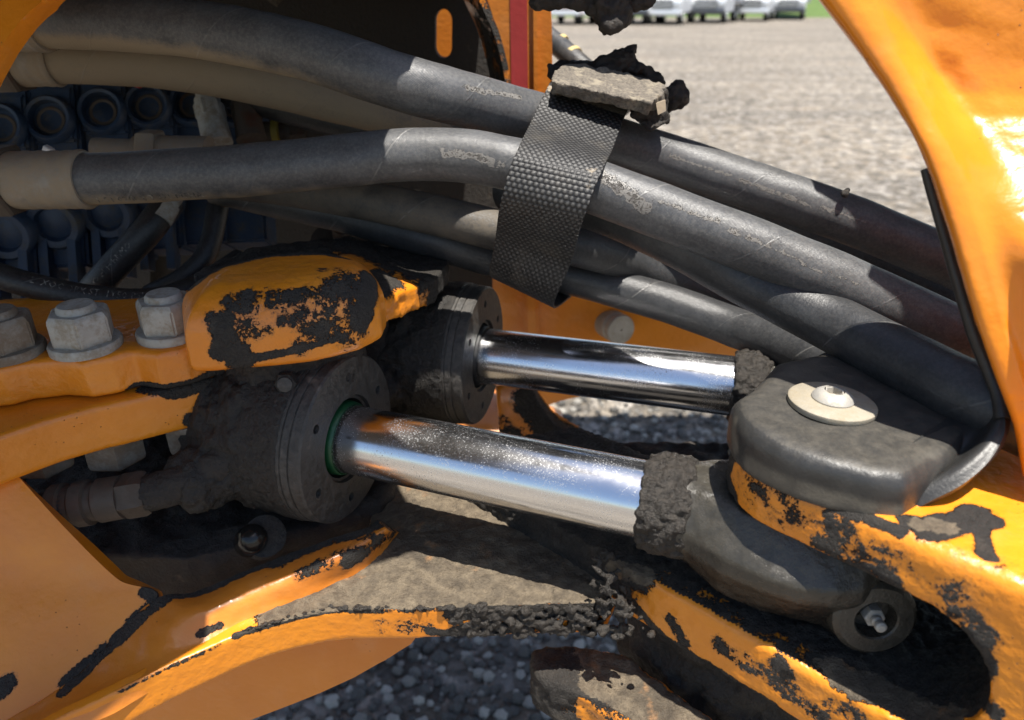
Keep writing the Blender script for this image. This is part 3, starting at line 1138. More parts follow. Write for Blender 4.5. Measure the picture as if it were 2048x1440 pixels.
def lean(xa):
    return min(0.07, 0.36 * max(0.0, xa - 0.205))


edge2 = resample([Vector(e) for e in edge], 90)
rows = []
for e in edge2:
    x, h = e.x, e.z
    yr, yb = e.y, yprof(e.z)
    z = H - h
    k_ = x / max(0.2, yr)                    # flank drawn back along the line of sight, so the rim stays the outline
    rows.append([Vector((x + 0.034 * k_ + 0.002, yr + 0.034, z)), Vector((x + 0.022 * k_, yr + 0.022, z)), Vector((x + 0.010 * k_ - 0.001, yr + 0.010, z)), Vector((x + 0.004, yr + 0.001, z)), Vector((x + 0.012, yr - 0.002, z)),
                 Vector((x + 0.022, yr * 0.7 + yb * 0.3 - 0.002, z))] + [Vector((x + q_, yb - lean(x + q_), z)) for q_ in (0.036, 0.052, 0.08, 0.12, 0.24, 0.40)])
arch = sheet('arch', loft(rows, 130, 190), M['arch'], 0.006, rf)
rough_up(arch, 0.0003, 60, 2)
spots(arch, 'grime', [([(1735, 120), (1730, 130)], 0.002, 0.5), ([(1975, 760), (2010, 860)], 0.004, 0.5)])

# lower lug
bm = bmesh.new()
lug = [xy(PZ(x, y, 0.425)) for x, y in [(1060, 1318), (1064, 1296), (1095, 1284), (1180, 1290), (1250, 1300), (1280, 1322), (1312, 1350), (1400, 1413), (1520, 1500), (1420, 1590), (1258, 1442), (1190, 1398), (1110, 1368), (1072, 1345)]]
prism(bm, lug, H - 0.468, H - 0.425, 0.006, 0.008, 3)
lugo = bmobj('lower_lug', bm, M['cast'], rf)
remesh(lugo, 0.0022, 4)


def lugmud(c, n):
    return 0.85 * min(1.0, max(0.0, (c.x - 0.036) * 60)) if n.z > 0.75 else 0.0


spots(lugo, 'mud', [], base_fn=lugmud)
g_ = spots(lugo, 'grime', [([(1055, 1290), (1075, 1340), (1110, 1375)], 0.022, 0.85), ([(1200, 1400), (1300, 1440)], 0.012, 0.5)], base_fn=lambda c, n: 0.9 if (n.z > 0.4 and c.x < 0.06) else (0.66 if c.x < 0.045 else 0.3))
rough_up(lugo, 0.0018, 110, 3)

bm = bmesh.new()
prism(bm, [FL(-0.165, 0.03), FL(-0.10, 0.018), FL(0.0, 0.035), FL(0.30, 0.05), FL(0.30, 0.2), FL(-0.165, 0.2)], H - 0.60, H - 0.372)
vf = bmobj('void_block', bm, M['barrel'], rf)  # dark block added where only a dark void shows
remesh(vf, 0.004, 2)
rough_up(vf, 0.008, 40, 4)

# far side of the rear frame
YF = 0.84
bm = bmesh.new()
slab(bm, [PY(x, y, YF) for x, y in [(985, 520), (1640, 560), (1650, 800), (1480, 800), (1300, 785), (1180, 785), (1120, 802), (1093, 814), (1060, 800), (985, 780)]], (0, 0.02, 0))
bmesh.ops.bevel(bm, geom=list(bm.edges), offset=0.002, segments=2, affect='EDGES')
fp = bmobj('far_panel', bm, M['paint'], rf)
bm = bmesh.new()
slab(bm, [PY(x, y, YF - 0.016) for x, y in [(1046, 540), (1076, 540), (1082, 790), (1052, 780)]], (0, 0.018, 0))
bmesh.ops.bevel(bm, geom=list(bm.edges), offset=0.004, segments=2, affect='EDGES')
bmobj('panel_rib', bm, M['paint'], rf)
# pivot pin end standing out of the panel
pin = thing('pivot_pin', 'grey steel pivot pin end standing out of the far orange panel', 'pin', PY(1228, 652, YF - 0.01))
d_ = Vector((0.35, -0.9, 0.1)).normalized()
bm = bmesh.new()
lathe(bm, [(-0.02, 0.0185), (0.004, 0.0185), (0.006, 0.0165), (0.010, 0.0165), (0.011, 0.0185), (0.017, 0.0185), (0.0185, 0.0172), (0.0185, 0.0012), (0.0165, 0.001)], PY(1228, 652, YF - 0.008), d_, 40)
bmobj('pin_body', bm, M['screw'], pin)

# dark hinge bar and bracket seen past the far rod
bm = bmesh.new()
slab(bm, [PZ(1035, 872, 0.37), PZ(1200, 880, 0.37), PZ(1460, 886, 0.37), PZ(1470, 930, 0.37), PZ(1200, 925, 0.37), PZ(1020, 915, 0.37)], (0, 0, -0.02))
bar = bmobj('hinge_bar', bm, M['grease'], rf)
remesh(bar, 0.003, 2)
rough_up(bar, 0.004, 70, 3)
bm = bmesh.new()
slab(bm, [P(x, y, 0.745) for x, y in [(990, 770), (1060, 765), (1080, 810), (1110, 850), (1170, 885), (1000, 890)]], (0.0, 0.03, 0))
brk = bmobj('far_bracket', bm, M['cast'], rf)
remesh(brk, 0.003, 3)
spots(brk, 'grime', [([(1070, 800), (1110, 860), (1160, 880)], 0.03, 0.9), ([(1000, 860), (1030, 880)], 0.02, 0.6)])

# ------------------------------------------------------------------ steering cylinders
def gland_mesh(bm):
    """face ring with screw holes, plus the stepped rim"""
    ri, ro = 0.0325, 0.0605
    n = 64
    outer = [bm.verts.new((0, ro * math.cos(2 * math.pi * k / n), ro * math.sin(2 * math.pi * k / n))) for k in range(n)]
    inner = [bm.verts.new((0, ri * math.cos(2 * math.pi * k / n), ri * math.sin(2 * math.pi * k / n))) for k in range(n)]
    ed = [bm.edges.new((l[i], l[(i + 1) % n])) for l in (outer, inner) for i in range(n)]
    wells = []
    for k in range(6):
        a = R(22 + 60 * k)
        cy, cz = 0.0475 * math.cos(a), 0.0475 * math.sin(a)
        c = [bm.verts.new((0, cy + 0.0034 * math.cos(2 * math.pi * i / 14), cz + 0.0034 * math.sin(2 * math.pi * i / 14))) for i in range(14)]
        ed += [bm.edges.new((c[i], c[(i + 1) % 14])) for i in range(14)]
        wells.append(c)
    bmesh.ops.triangle_fill(bm, use_beauty=True, edges=ed, normal=(1, 0, 0))
    for c in wells:
        d = [bm.verts.new((-0.009, v.co.y, v.co.z)) for v in c]
        for i in range(14):
            bm.faces.new((c[i], c[(i + 1) % 14], d[(i + 1) % 14], d[i]))
        bm.faces.new(d)

    def strip(prev, prof):
        for s, r in prof:
            nx = [bm.verts.new((s, r * math.cos(2 * math.pi * k / n), r * math.sin(2 * math.pi * k / n))) for k in range(n)]
            for i in range(n):
                bm.faces.new((prev[i], prev[(i + 1) % n], nx[(i + 1) % n], nx[i]))
            prev = nx
    strip(outer, [(-0.0015, 0.0618), (-0.008, 0.0622), (-0.0083, 0.0614), (-0.0092, 0.0614), (-0.0095, 0.0624), (-0.014, 0.0628), (-0.0143, 0.0619), (-0.0152, 0.0619), (-0.0155, 0.0628), (-0.025, 0.0628)])
    strip(inner, [(-0.003, 0.0318), (-0.003, 0.0295), (-0.016, 0.0295)])


ZQ = Vector((0.3086 + 0.041, -0.0375, -0.019))
ZD = Vector((0.28, -0.93, 0.16)).normalized()


def make_cylinder(label, loc, rz):
    t = thing('steering_cylinder', label, 'hydraulic cylinder', loc, (0, 0, rz), 'steering cylinders of the joint')
    bm = bmesh.new()
    lathe(bm, [(-0.125, 0.035), (-0.105, 0.052), (-0.07, 0.0615), (-0.017, 0.0640), (-0.0165, 0.02)], (0, 0, 0), (1, 0, 0), 96)
    lathe(bm, [(-0.07, 0.045), (-0.0, 0.045), (0.02, 0.04)], (-0.055, 0.0, 0.03), (0, 0, 1), 40)
    lathe(bm, [(-0.07, 0.045), (-0.0, 0.045), (0.02, 0.04)], (-0.055, 0.0, -0.03), (0, 0, -1), 40)
    lathe(bm, [(0, 0.024), (0.030, 0.021), (0.036, 0.016)], (-0.075, -0.045, -0.012), (-0.5, -1, -0.1), 32)
    b = bmobj('barrel', bm, M['barrel'], t, local=True)
    remesh(b, 0.0022, 6)
    rough_up(b, 0.0034, 85, 4, [1.0 if v.co.x < -0.05 else (0.35 if v.co.x < -0.025 else 0.08) for v in b.data.vertices])
    bm = bmesh.new()
    gland_mesh(bm)
    bmobj('gland', bm, M['gland'], t, local=True, angle=30)
    bm = bmesh.new()
    lathe(bm, [(-0.006, 0.0245), (0.0002, 0.0250), (0.0010, 0.0258), (0.0002, 0.0264), (-0.0018, 0.0270), (-0.006, 0.0275)], (0, 0, 0), (1, 0, 0), 64)
    bmobj('wiper_seal', bm, M['seal'], t, local=True)
    bm = bmesh.new()
    lathe(bm, [(-0.03, 0.0248), (0.226, 0.0248)], (0, 0, 0), (1, 0, 0), 128)
    bmobj('piston_rod', bm, M['chrome'], t, local=True, angle=30)
    # eye with neck: sections along the rod
    n = 64
    loops = []
    octo = [(0.62, 1.0), (1.0, 0.05), (0.97, -0.25), (0.66, -1.0), (-0.66, -1.0), (-0.97, -0.25), (-1.0, 0.05), (-0.62, 1.0)]

    def rad(a):
        dx, dy = math.cos(a), math.sin(a)
        for (x0, y0), (x1, y1) in zip(octo, octo[1:] + octo[:1]):
            ex, ey = x1 - x0, y1 - y0
            den = dx * ey - dy * ex
            if abs(den) < 1e-9:
                continue
            tt = (x0 * ey - y0 * ex) / den
            uu = (x0 * dy - y0 * dx) / den
            if tt > 0 and -1e-6 <= uu <= 1 + 1e-6:
                return tt
        return 1.0
    secs = [(0.222, 0.0285, 0.0285, 0.0), (0.236, 0.0295, 0.029, 0.0), (0.246, 0.031, 0.029, 0.2), (0.256, 0.036, 0.0285, 0.6), (0.266, 0.0415, 0.0275, 0.9), (0.278, 0.0462, 0.027, 1),
            (0.292, 0.0505, 0.027, 1), (0.3086, 0.0525, 0.027, 1), (0.325, 0.0505, 0.027, 1), (0.340, 0.0435, 0.027, 1), (0.351, 0.032, 0.0265, 1), (0.357, 0.020, 0.026, 1), (0.3595, 0.008, 0.025, 1)]
    for s, w_, h_, e in secs:
        lp = []
        for k in range(n):
            a = 2 * math.pi * k / n
            rr = 1 + (rad(a) - 1) * e
            zz_ = math.sin(a) * rr * h_
            lp.append((s, math.cos(a) * rr * w_, zz_ * (1 + 0.38 * e) if zz_ < 0 else zz_))
        loops.append(lp)
    bm = bmesh.new()
    rings(bm, loops)
    lathe(bm, [(-0.060, 0.036), (-0.030, 0.0325), (-0.0095, 0.0245)], ZQ, ZD, 40)
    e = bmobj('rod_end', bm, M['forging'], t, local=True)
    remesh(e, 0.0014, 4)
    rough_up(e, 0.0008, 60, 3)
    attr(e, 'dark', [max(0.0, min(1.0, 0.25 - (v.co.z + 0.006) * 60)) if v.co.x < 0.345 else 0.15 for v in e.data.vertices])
    # grease nipple in its counterbore
    q, d = ZQ - ZD * 0.0022, ZD
    bm = bmesh.new()
    lathe(bm, [(-0.025, 0.0250), (-0.004, 0.0236), (0.0025, 0.0226), (0.0050, 0.0200), (0.0053, 0.0120), (0.0045, 0.0112), (-0.006, 0.0108), (-0.0061, 0.0004)], q, d, 48)
    bmobj('nipple_boss', bm, M['forging'], e, local=True, angle=35)
    bm = bmesh.new()
    hexprism(bm, q + d * -0.0042, d, 0.010, [(0, 1), (0.007, 1), (0.0075, 0.9)])
    lathe(bm, [(0.004, 0.0022), (0.008, 0.0022), (0.0085, 0.003), (0.0105, 0.0031), (0.0115, 0.002), (0.0135, 0.0032), (0.0155, 0.003), (0.0165, 0.0018)], q + d * -0.0042, d, 16)
    bmobj('grease_nipple', bm, M['nut'], e, local=True)
    # grease packed round the neck
    bm = bmesh.new()
    lathe(bm, [(0.214, 0.024), (0.2145, 0.0295), (0.222, 0.0315), (0.234, 0.0315), (0.243, 0.031), (0.246, 0.024)], (0, 0, 0), (1, 0, 0), 64)
    c = bmobj('packed_grease', bm, M['collarmud'], t, local=True)
    remesh(c, 0.0012, 1)
    rough_up(c, 0.0026, 150, 3)
    return t


cyl = make_cylinder('near chrome-rod steering cylinder with its rod end held in the yoke', (-0.1174, 0.4564, H - 0.286), math.atan2(-0.338, 0.941))
cyl2 = copy_tree(cyl)
cyl2['label'] = 'shaded steering cylinder set behind, its rod passing the far orange panel'
cyl2.location = (-0.025, 0.595, H - 0.286)
cyl2.rotation_euler = (0, 0, R(-15.5))
for ch in cyl2.children:
    if ch.name.startswith('wiper_seal'):
        ch.material_slots[0].link = 'OBJECT'
        ch.material_slots[0].material = M['black']

# plug on the near barrel
pl = thing('barrel_plug', 'small greasy hex plug on the side of the near cylinder barrel', 'plug', P(566, 768, 0.495))
bm = bmesh.new()
q = P(578, 760, 0.500)
d_ = (P(560, 780, 0.475) - q).normalized()
hexprism(bm, q, d_, 0.014, [(-0.012, 1), (0.010, 1), (0.0115, 0.88)])
o = bmobj('plug_head', bm, M['barrel'], pl)
rough_up(o, 0.001, 200, 2)
bm = bmesh.new()
lathe(bm, [(0.011, 0.0055), (0.013, 0.005), (0.0135, 0.002)], q, d_, 20)
bmobj('plug_socket', bm, M['gland'], pl)

# drain plug by the weld
zz = thing('drain_plug', 'shiny black round-headed plug low on the weld by the barrel', 'plug', P(505, 1080, 0.50))
bm = bmesh.new()
q = P(505, 1078, 0.508)
d_ = (CAM - q + Vector((0.1, 0, 0.1))).normalized()
lathe(bm, [(-0.015, 0.011), (0.0, 0.0105), (0.006, 0.009), (0.010, 0.0055), (0.0115, 0.001)], q, d_, 28)
bmobj('plug_dome', bm, plain_mat('wet_black', (0.015, 0.014, 0.013), 0.18, 0.3), zz)
bm = bmesh.new()
lathe(bm, [(-0.02, 0.015), (-0.004, 0.0145), (-0.003, 0.010)], q + Vector((0.008, 0.004, 0)), d_, 28)
o = bmobj('plug_collar', bm, M['grease'], zz)

# elbow fitting and hose in the cut-out
el = thing('elbow_fitting', 'greasy steel elbow and crimped hose end entering the near barrel', 'hose fitting', P(300, 985, 0.52))
me, _ = tube_mesh('elbow', [P(470, 905, .510), P(425, 935, .508), P(380, 958, .505), P(330, 978, .503), P(290, 986, .503)], 0.0128, 0.003, 32)
o = link('elbow', me, M['grease'], el)
rough_up(o, 0.0014, 140, 3)
ax = (P(150, 1010, .500) - P(300, 985, .503)).normalized()
q = P(292, 986, .503)
bm = bmesh.new()
hexprism(bm, q, ax, 0.027, [(-0.002, 0.9), (0.001, 1), (0.013, 1), (0.016, 0.92)])
bmobj('hex_nut', bm, M['ferrule_rust'], el)
bm = bmesh.new()
lathe(bm, [(0.014, 0.010), (0.015, 0.0148), (0.030, 0.0150), (0.032, 0.0130), (0.036, 0.0130), (0.037, 0.0155), (0.045, 0.0155), (0.047, 0.0135), (0.052, 0.0135), (0.053, 0.016), (0.06, 0.016)], q, ax, 40)
bmobj('crimp_ferrule', bm, M['ferrule_rust'], el)
me, _ = tube_mesh('hose_stub', [q + ax * 0.05, q + ax * 0.08, q + ax * 0.11 + Vector((0, 0.03, 0.01)), q + ax * 0.13 + Vector((0, 0.08, 0.02))], 0.0135, 0.004, 28)
link('hose_stub', me, M['rubber_dark'], el)

# ------------------------------------------------------------------ bolts through the clamp
def make_bolt(label, loc, nutmat):
    t = thing('hex_bolt', label, 'bolt', loc, (0, 0, 0), 'bolts through the clamp')
    rz = Matrix.Rotation(random.uniform(-0.2, 0.2), 4, 'Z')
    bm = bmesh.new()
    lathe(bm, [(0, 0.0222), (0.0045, 0.0224), (0.006, 0.0215), (0.0065, 0.015)], (0, 0, 0), (0, 0, 1), 48)
    bmobj('washer', bm, nutmat, t, local=True)
    bm = bmesh.new()
    hexprism(bm, (0, 0, 0.0062), (0, 0, 1), 0.0345, [(0, 0.97), (0.0015, 1), (0.016, 1), (0.0188, 0.955), (0.0205, 0.87)])
    bmesh.ops.bevel(bm, geom=[e for e in bm.edges if abs(e.verts[0].co.z - e.verts[1].co.z) > 0.010], offset=0.0012, segments=2, affect='EDGES')
    nt = bmobj('nut', bm, nutmat, t, local=True, angle=28)
    nt.matrix_local = rz
    bm = bmesh.new()
    lathe(bm, [(-0.06, 0.0118), (0.0262, 0.0118), (0.0266, 0.0122), (0.0292, 0.0120), (0.0310, 0.0106), (0.0311, 0.001)], (0, 0, 0), (0, 0, 1), 36)
    bmobj('shank', bm, nutmat, t, local=True)
    bm = bmesh.new()
    lathe(bm, [(-0.067, 0.0225), (-0.0625, 0.0225)], (0, 0, 0), (0, 0, 1), 40)
    hexprism(bm, (0, 0, -0.088), (0, 0, 1), 0.0365, [(0, 0.86), (0.002, 0.96), (0.005, 1), (0.021, 1)])
    bmobj('head', bm, M['nut_brown'], t, local=True, angle=28)
    return t


NH = 0.2078
make_bolt('muddy brown hex nut and bolt, farthest along the clamp from the bearing cap', PZ(18, 707, NH), M['nut_brown'])
make_bolt('grey dusty hex nut and bolt standing between two others on the clamp', PZ(174, 695, NH), M['nut'])
make_bolt('grey dusty hex nut and bolt on the clamp next to the orange bearing cap', PZ(344, 670, NH), M['nut'])

# ------------------------------------------------------------------ rubber boot over the yoke and the hose guard
bt = thing('rubber_boot', 'black moulded rubber boot covering the yoke with upturned hose guard lip', 'rubber boot', (PC.x, PC.y, H - 0.226))
bo = []
rb = 0.0505
bo += [(0.20, 0.432), (0.165, 0.418), (0.139, 0.383)]
for k in range(10):
    a = R(160 + 70 * k / 9)
    bo.append((PC.x + rb * math.cos(a), PC.y + rb * math.sin(a)))
bo += [FL(-0.045, -0.003), (0.157, 0.3010), (0.174, 0.2930), (0.188, 0.2905), (0.197, 0.296), (0.222, 0.312), (0.262, 0.35), (0.262, 0.42)]
bm = bmesh.new()
prism(bm, bo, H - 0.231, H - 0.2035, 0.0095, 0.002, 4)
# curled lip: an upturned wall from the pad towards the arch
lip = [P(2006, 838, .372), P(1998, 790, .376), P(1976, 735, .380), P(1946, 660, .381), P(1914, 555, .382), P(1882, 445, .382), P(1860, 370, .381), P(1852, 338, .381)]
me, _ = tube_mesh('x', lip, 0.0040, 0.003, 20, lambda f, s: 1.0 - 0.35 * f)
bm2 = bmesh.new()
bm2.from_mesh(me)
bm3 = bmesh.new()
inner = [PZ(1775, 930, .2045), PZ(1808, 900, .2040), PZ(1850, 866, .2030), PZ(1890, 838, .2030), PZ(1908, 808, .2030), PZ(1912, 775, .2030)]
mid = [P(1800, 962, .383), P(1855, 942, .379), P(1908, 908, .381), P(1948, 868, .386), P(1968, 828, .392), P(1972, 780, .400)]
bin_ = [P(1806, 985, .372), P(1862, 962, .368), P(1918, 930, .366), P(1964, 888, .368), P(1990, 842, .373), P(1993, 790, .380)]
outl = [P(1812, 1028, .369), P(1866, 1000, .364), P(1926, 968, .361), P(1978, 922, .362), P(2008, 868, .366), P(2008, 805, .374)]
boot = bmobj('boot_pad', bm, M['boot'], bt)
remesh(boot, 0.0018, 4)
spots(boot, 'mud', [([(1500, 930), (1620, 985), (1740, 1020), (1790, 1025)], 0.008, 0.8), ([(1465, 850), (1470, 890)], 0.008, 0.8), ([(1560, 790), (1700, 800), (1780, 880)], 0.05, 0.34), ([(1820, 905), (1860, 900)], 0.012, 0.5)], base_fn=lambda c, n: 0.40 if n.z > 0.85 else 0.15)
rough_up(boot, 0.0008, 45, 2)
wall = sheet('guard_wall', loft([inner, mid, bin_, outl], 70, 30), M['boot'], 0.005, bt)
lipo = link('guard_lip', me, M['boot'], bt)
bm2.free()
bm3.free()

# retaining washer with button-head screw
rw = thing('pin_retainer', 'tan dusty retaining washer and button-head screw on top of the boot', 'washer', PZ(1661, 808, 0.2015))
q = PZ(1662, 812, 0.2040)
bm = bmesh.new()
lathe(bm, [(0, 0.0232), (0.0012, 0.0237), (0.0032, 0.0235), (0.0042, 0.0222), (0.0046, 0.006)], q, (0.04, 0.03, 1), 64)
bmobj('retaining_washer', bm, M['washer'], rw)
bm = bmesh.new()
hexhole = [(0.0042, 0.0112), (0.0052, 0.0114), (0.0075, 0.0100), (0.0092, 0.0075), (0.0098, 0.0054)]
lathe(bm, hexhole, q, (0.04, 0.03, 1), 40, cap=False)
lathe(bm, [(0.0098, 0.0054), (0.0096, 0.0046), (0.0062, 0.0042), (0.006, 0.0002)], q, (0.04, 0.03, 1), 6, cap=False)
bmobj('screw_head', bm, M['screw'], rw, angle=35)
# ------------------------------------------------------------------ hydraulic hoses
HS = []
PATHS = {}


def hose(label, ctrl, r, mat='rubber', dust=None, wear=None, ferr=None, step=0.004, seg=44, name='hydraulic_hose', group='hydraulic hoses of the joint'):
    pts = [P(*c) for c in ctrl]
    t = thing(name, label, 'hose', pts[0], group=group)
    me, path = tube_mesh('hose_body', pts, r, step, seg)
    b = link('hose_body', me, M[mat], t, angle=60)
    PATHS[t.name] = path
    HS.append(t)
    if dust:
        attr(b, 'dust', [dust(v.co, v.normal) for v in me.vertices])
    if wear:
        spots(b, 'wear', wear)
    rough_up(b, 0.0005, 30, 2)
    if ferr:
        s0, s1, rr, fm, hexaf = ferr              # arc lengths along the hose
        acc, a, c = 0, path[0], path[0]
        L = [0]
        for i in range(1, len(path)):
            L.append(L[-1] + (path[i] - path[i - 1]).length)
        ia = min(range(len(L)), key=lambda i: abs(L[i] - s0))
        ib = min(range(len(L)), key=lambda i: abs(L[i] - s1))
        seg_pts = path[ia:ib + 1]
        me2, _ = tube_mesh('crimp_ferrule', seg_pts[::3] + [seg_pts[-1]], rr, 0.002, 44, lambda f, s: (0.95 if f > 0.97 else 1.0) * (1.0 + 0.025 * (f > 0.90)) * (1 + 0.012 * math.sin(s * 600) * (0.2 < f < 0.85)))
        link('crimp_ferrule', me2, fm, t, angle=50)
        d = (path[ia] - path[ib]).normalized()
        bm = bmesh.new()
        hexprism(bm, path[ia] + d * -0.002, d, hexaf, [(0, 0.94), (0.002, 1), (0.02, 1), (0.024, 0.94)])
        lathe(bm, [(0.02, hexaf * 0.42), (0.06, hexaf * 0.40)], path[ia], d, 28)
        bmobj('swivel_nut', bm, M['ferrule_rust'], t, angle=28)
    return t


def under_tan(x0, x1, amt=1.0, under=True):  # tan on down-facing sides, fading out towards the right
    def f(c, n):
        k = 1 - min(1, max(0, (c.x - x0) / (x1 - x0)))
        u = max(0.0, (-n.z - 0.15) / 0.85) if under else 1.0
        return amt * k * (0.06 + 1.5 * u)
    return f


hose('thick grey hose arching over the others into the top of the woven strap',
     [(-90, 40, .56), (90, 40, .55), (350, 54, .535), (600, 100, .525), (800, 165, .53), (950, 205, .553), (1100, 246, .585), (1300, 306, .62), (1473, 362, .62), (1700, 440, .61), (1950, 545, .60), (2150, 640, .58)], 0.0198,
     dust=under_tan(-0.30, 0.02, 1.0), ferr=(0.0, 0.075, 0.0225, M['ferrule'], 0.05),
     wear=[([(930, 175), (985, 185), (1045, 195)], 0.0045, 0.72), ([(1340, 310), (1460, 350)], 0.0035, 0.70), ([(1480, 360), (1620, 410)], 0.0035, 0.70), ([(1640, 415), (1730, 445)], 0.003, 0.70)])
hose('tan dusty hose tucked under the thick grey hose at its crimped end',
     [(-120, 135, .60), (0, 124, .60), (100, 119, .60), (300, 128, .60), (500, 160, .605), (700, 207, .62), (850, 240, .64), (1000, 268, .66), (1200, 320, .69), (1500, 418, .69), (1800, 565, .66), (2020, 670, .64)], 0.0185,
     dust=lambda c, n: 0.95 if c.x < -0.13 else max(0, 0.95 - (c.x + 0.13) * 5), ferr=(0.063, 0.097, 0.0208, M['ferrule'], 0.046))
hose('grey hose with tan crimped end, worn flakes and faint print, under the strap',
     [(-60, 362, .535), (0, 361, .535), (200, 358, .53), (500, 340, .527), (800, 311, .522), (930, 312, .517), (1030, 330, .511), (1120, 352, .505), (1200, 378, .50), (1400, 452, .495), (1600, 530, .49), (1800, 616, .485), (1950, 690, .478), (2120, 780, .47)], 0.0182,
     dust=under_tan(-0.34, 0.0, 0.85), ferr=(0.034, 0.0885, 0.0205, M['ferrule'], 0.046),
     wear=[([(885, 305), (950, 312), (1000, 330)], 0.0055, 0.70), ([(1210, 355), (1260, 390), (1290, 415)], 0.0085, 0.74), ([(1310, 400), (1440, 445)], 0.0035, 0.72), ([(1460, 460), (1600, 520)], 0.0032, 0.68), ([(1610, 530), (1720, 570)], 0.003, 0.62)])
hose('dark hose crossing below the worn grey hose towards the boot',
     [(1020, 380, .62), (1100, 395, .585), (1200, 415, .555), (1335, 472, .522), (1483, 553, .515), (1646, 636, .488), (1745, 690, .458), (1844, 742, .428), (1950, 795, .401), (2080, 855, .382)], 0.0185, 'rubber_shaded', dust=lambda c, n: 0.12)
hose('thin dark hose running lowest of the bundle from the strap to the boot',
     [(430, 370, .67), (530, 393, .665), (700, 430, .65), (850, 474, .635), (1000, 518, .648), (1138, 551, .655), (1340, 608, .650), (1483, 660, .625), (1650, 724, .555), (1800, 790, .49), (1950, 850, .46)], 0.0170, 'rubber_shaded', dust=under_tan(-0.2, 0.05, 0.5))
hose('tan dusty hose showing between the worn grey hose and the thin dark hose',
     [(380, 352, .66), (560, 372, .64), (700, 395, .62), (850, 425, .605), (1000, 462, .60), (1150, 492, .61), (1300, 540, .67), (1500, 620, .69), (1700, 720, .68)], 0.0165, 'rubber_shaded', dust=lambda c, n: 0.6 if c.x < 0.02 else 0.0)
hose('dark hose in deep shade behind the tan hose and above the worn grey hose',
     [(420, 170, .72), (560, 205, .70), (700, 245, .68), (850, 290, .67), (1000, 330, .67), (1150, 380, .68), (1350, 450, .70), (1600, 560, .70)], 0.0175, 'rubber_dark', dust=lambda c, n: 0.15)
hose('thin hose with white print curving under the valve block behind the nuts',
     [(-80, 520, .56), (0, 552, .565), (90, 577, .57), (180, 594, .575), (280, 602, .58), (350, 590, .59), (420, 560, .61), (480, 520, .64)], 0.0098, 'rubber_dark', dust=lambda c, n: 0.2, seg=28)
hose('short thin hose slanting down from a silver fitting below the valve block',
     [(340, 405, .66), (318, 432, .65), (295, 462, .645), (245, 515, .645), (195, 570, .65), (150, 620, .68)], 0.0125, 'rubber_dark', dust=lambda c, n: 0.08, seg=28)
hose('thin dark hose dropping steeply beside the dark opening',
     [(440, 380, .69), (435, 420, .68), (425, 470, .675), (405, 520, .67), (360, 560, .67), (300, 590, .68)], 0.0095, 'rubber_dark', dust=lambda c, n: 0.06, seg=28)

# printed lettering along the hoses (faint, worn)
tp = T('worn_print')
tp.out(tp.mix(tp.step(tp.noise(300, 4), 0.4, 0.65), (0.05, 0.05, 0.05), (0.30, 0.28, 0.24)), 0.8)


def hose_print(th, text, s0, theta, size, r):
    body = [c for c in th.children if c.name.startswith('hose_body')][0]
    path = PATHS[th.name]
    cu = bpy.data.curves.new('t', 'FONT')
    cu.body = text
    cu.size = size
    cu.resolution_u = 1
    to = bpy.data.objects.new('t', cu)
    col.objects.link(to)
    dg = bpy.context.evaluated_depsgraph_get()
    me = bpy.data.meshes.new_from_object(to.evaluated_get(dg))
    bpy.data.objects.remove(to)
    L = [0]
    for i in range(1, len(path)):
        L.append(L[-1] + (path[i] - path[i - 1]).length)
    for v in me.vertices:
        s = s0 + v.co.x
        i = max(1, min(len(L) - 2, next((k for k in range(len(L)) if L[k] > s), len(L) - 2)))
        f = (s - L[i - 1]) / (L[i] - L[i - 1])
        p = path[i - 1].lerp(path[i], f)
        t_ = (path[i + 1] - path[i - 1]).normalized()
        e1 = (CAM - p)
        e1 = (e1 - t_ * e1.dot(t_)).normalized()
        e2 = e1.cross(t_) * -1
        if e2.z < 0:
            e2 = -e2
        a = theta + v.co.y / r
        v.co = p + (e1 * math.cos(a) + e2 * math.sin(a)) * (r + 0.0007)
    link('printed_text', me, tp.m, th, False)


hose_print(HS[2], '1-51 02/R 2 T (91 MSHA', 0.098, R(-58), 0.0075, 0.0182)
hose_print(HS[7], '2  XOOOPX ST  1Y50 PSI', 0.055, R(10), 0.0075, 0.0098)
hose_print(HS[8], 'OMMH H H O', 0.05, R(5), 0.007, 0.0125)
# pale wound hose end beyond the orange upright
(hose('short grey hose with pale yellow wrap just right of the upright', [(1060, 40, .90), (1110, 85, .88), (1150, 120, .86), (1195, 160, .85), (1260, 215, .84)], 0.012, 'rubber_shaded', dust=lambda c, n: 0.4, seg=28))
for k, (a_, b_) in enumerate((((1116, 88, .88), (1122, 93, .879)), ((1142, 112, .865), (1149, 119, .862)))):
    bm = bmesh.new()
    lathe(bm, [(0, 0.0132), (0.005, 0.0132)], P(*a_), P(*b_) - P(*a_), 20)
    bmobj('yellow_wrap', bm, plain_mat('pale_yellow', (0.55, 0.42, 0.16), 0.6) if k == 0 else bpy.data.materials['pale_yellow'], HS[-1])
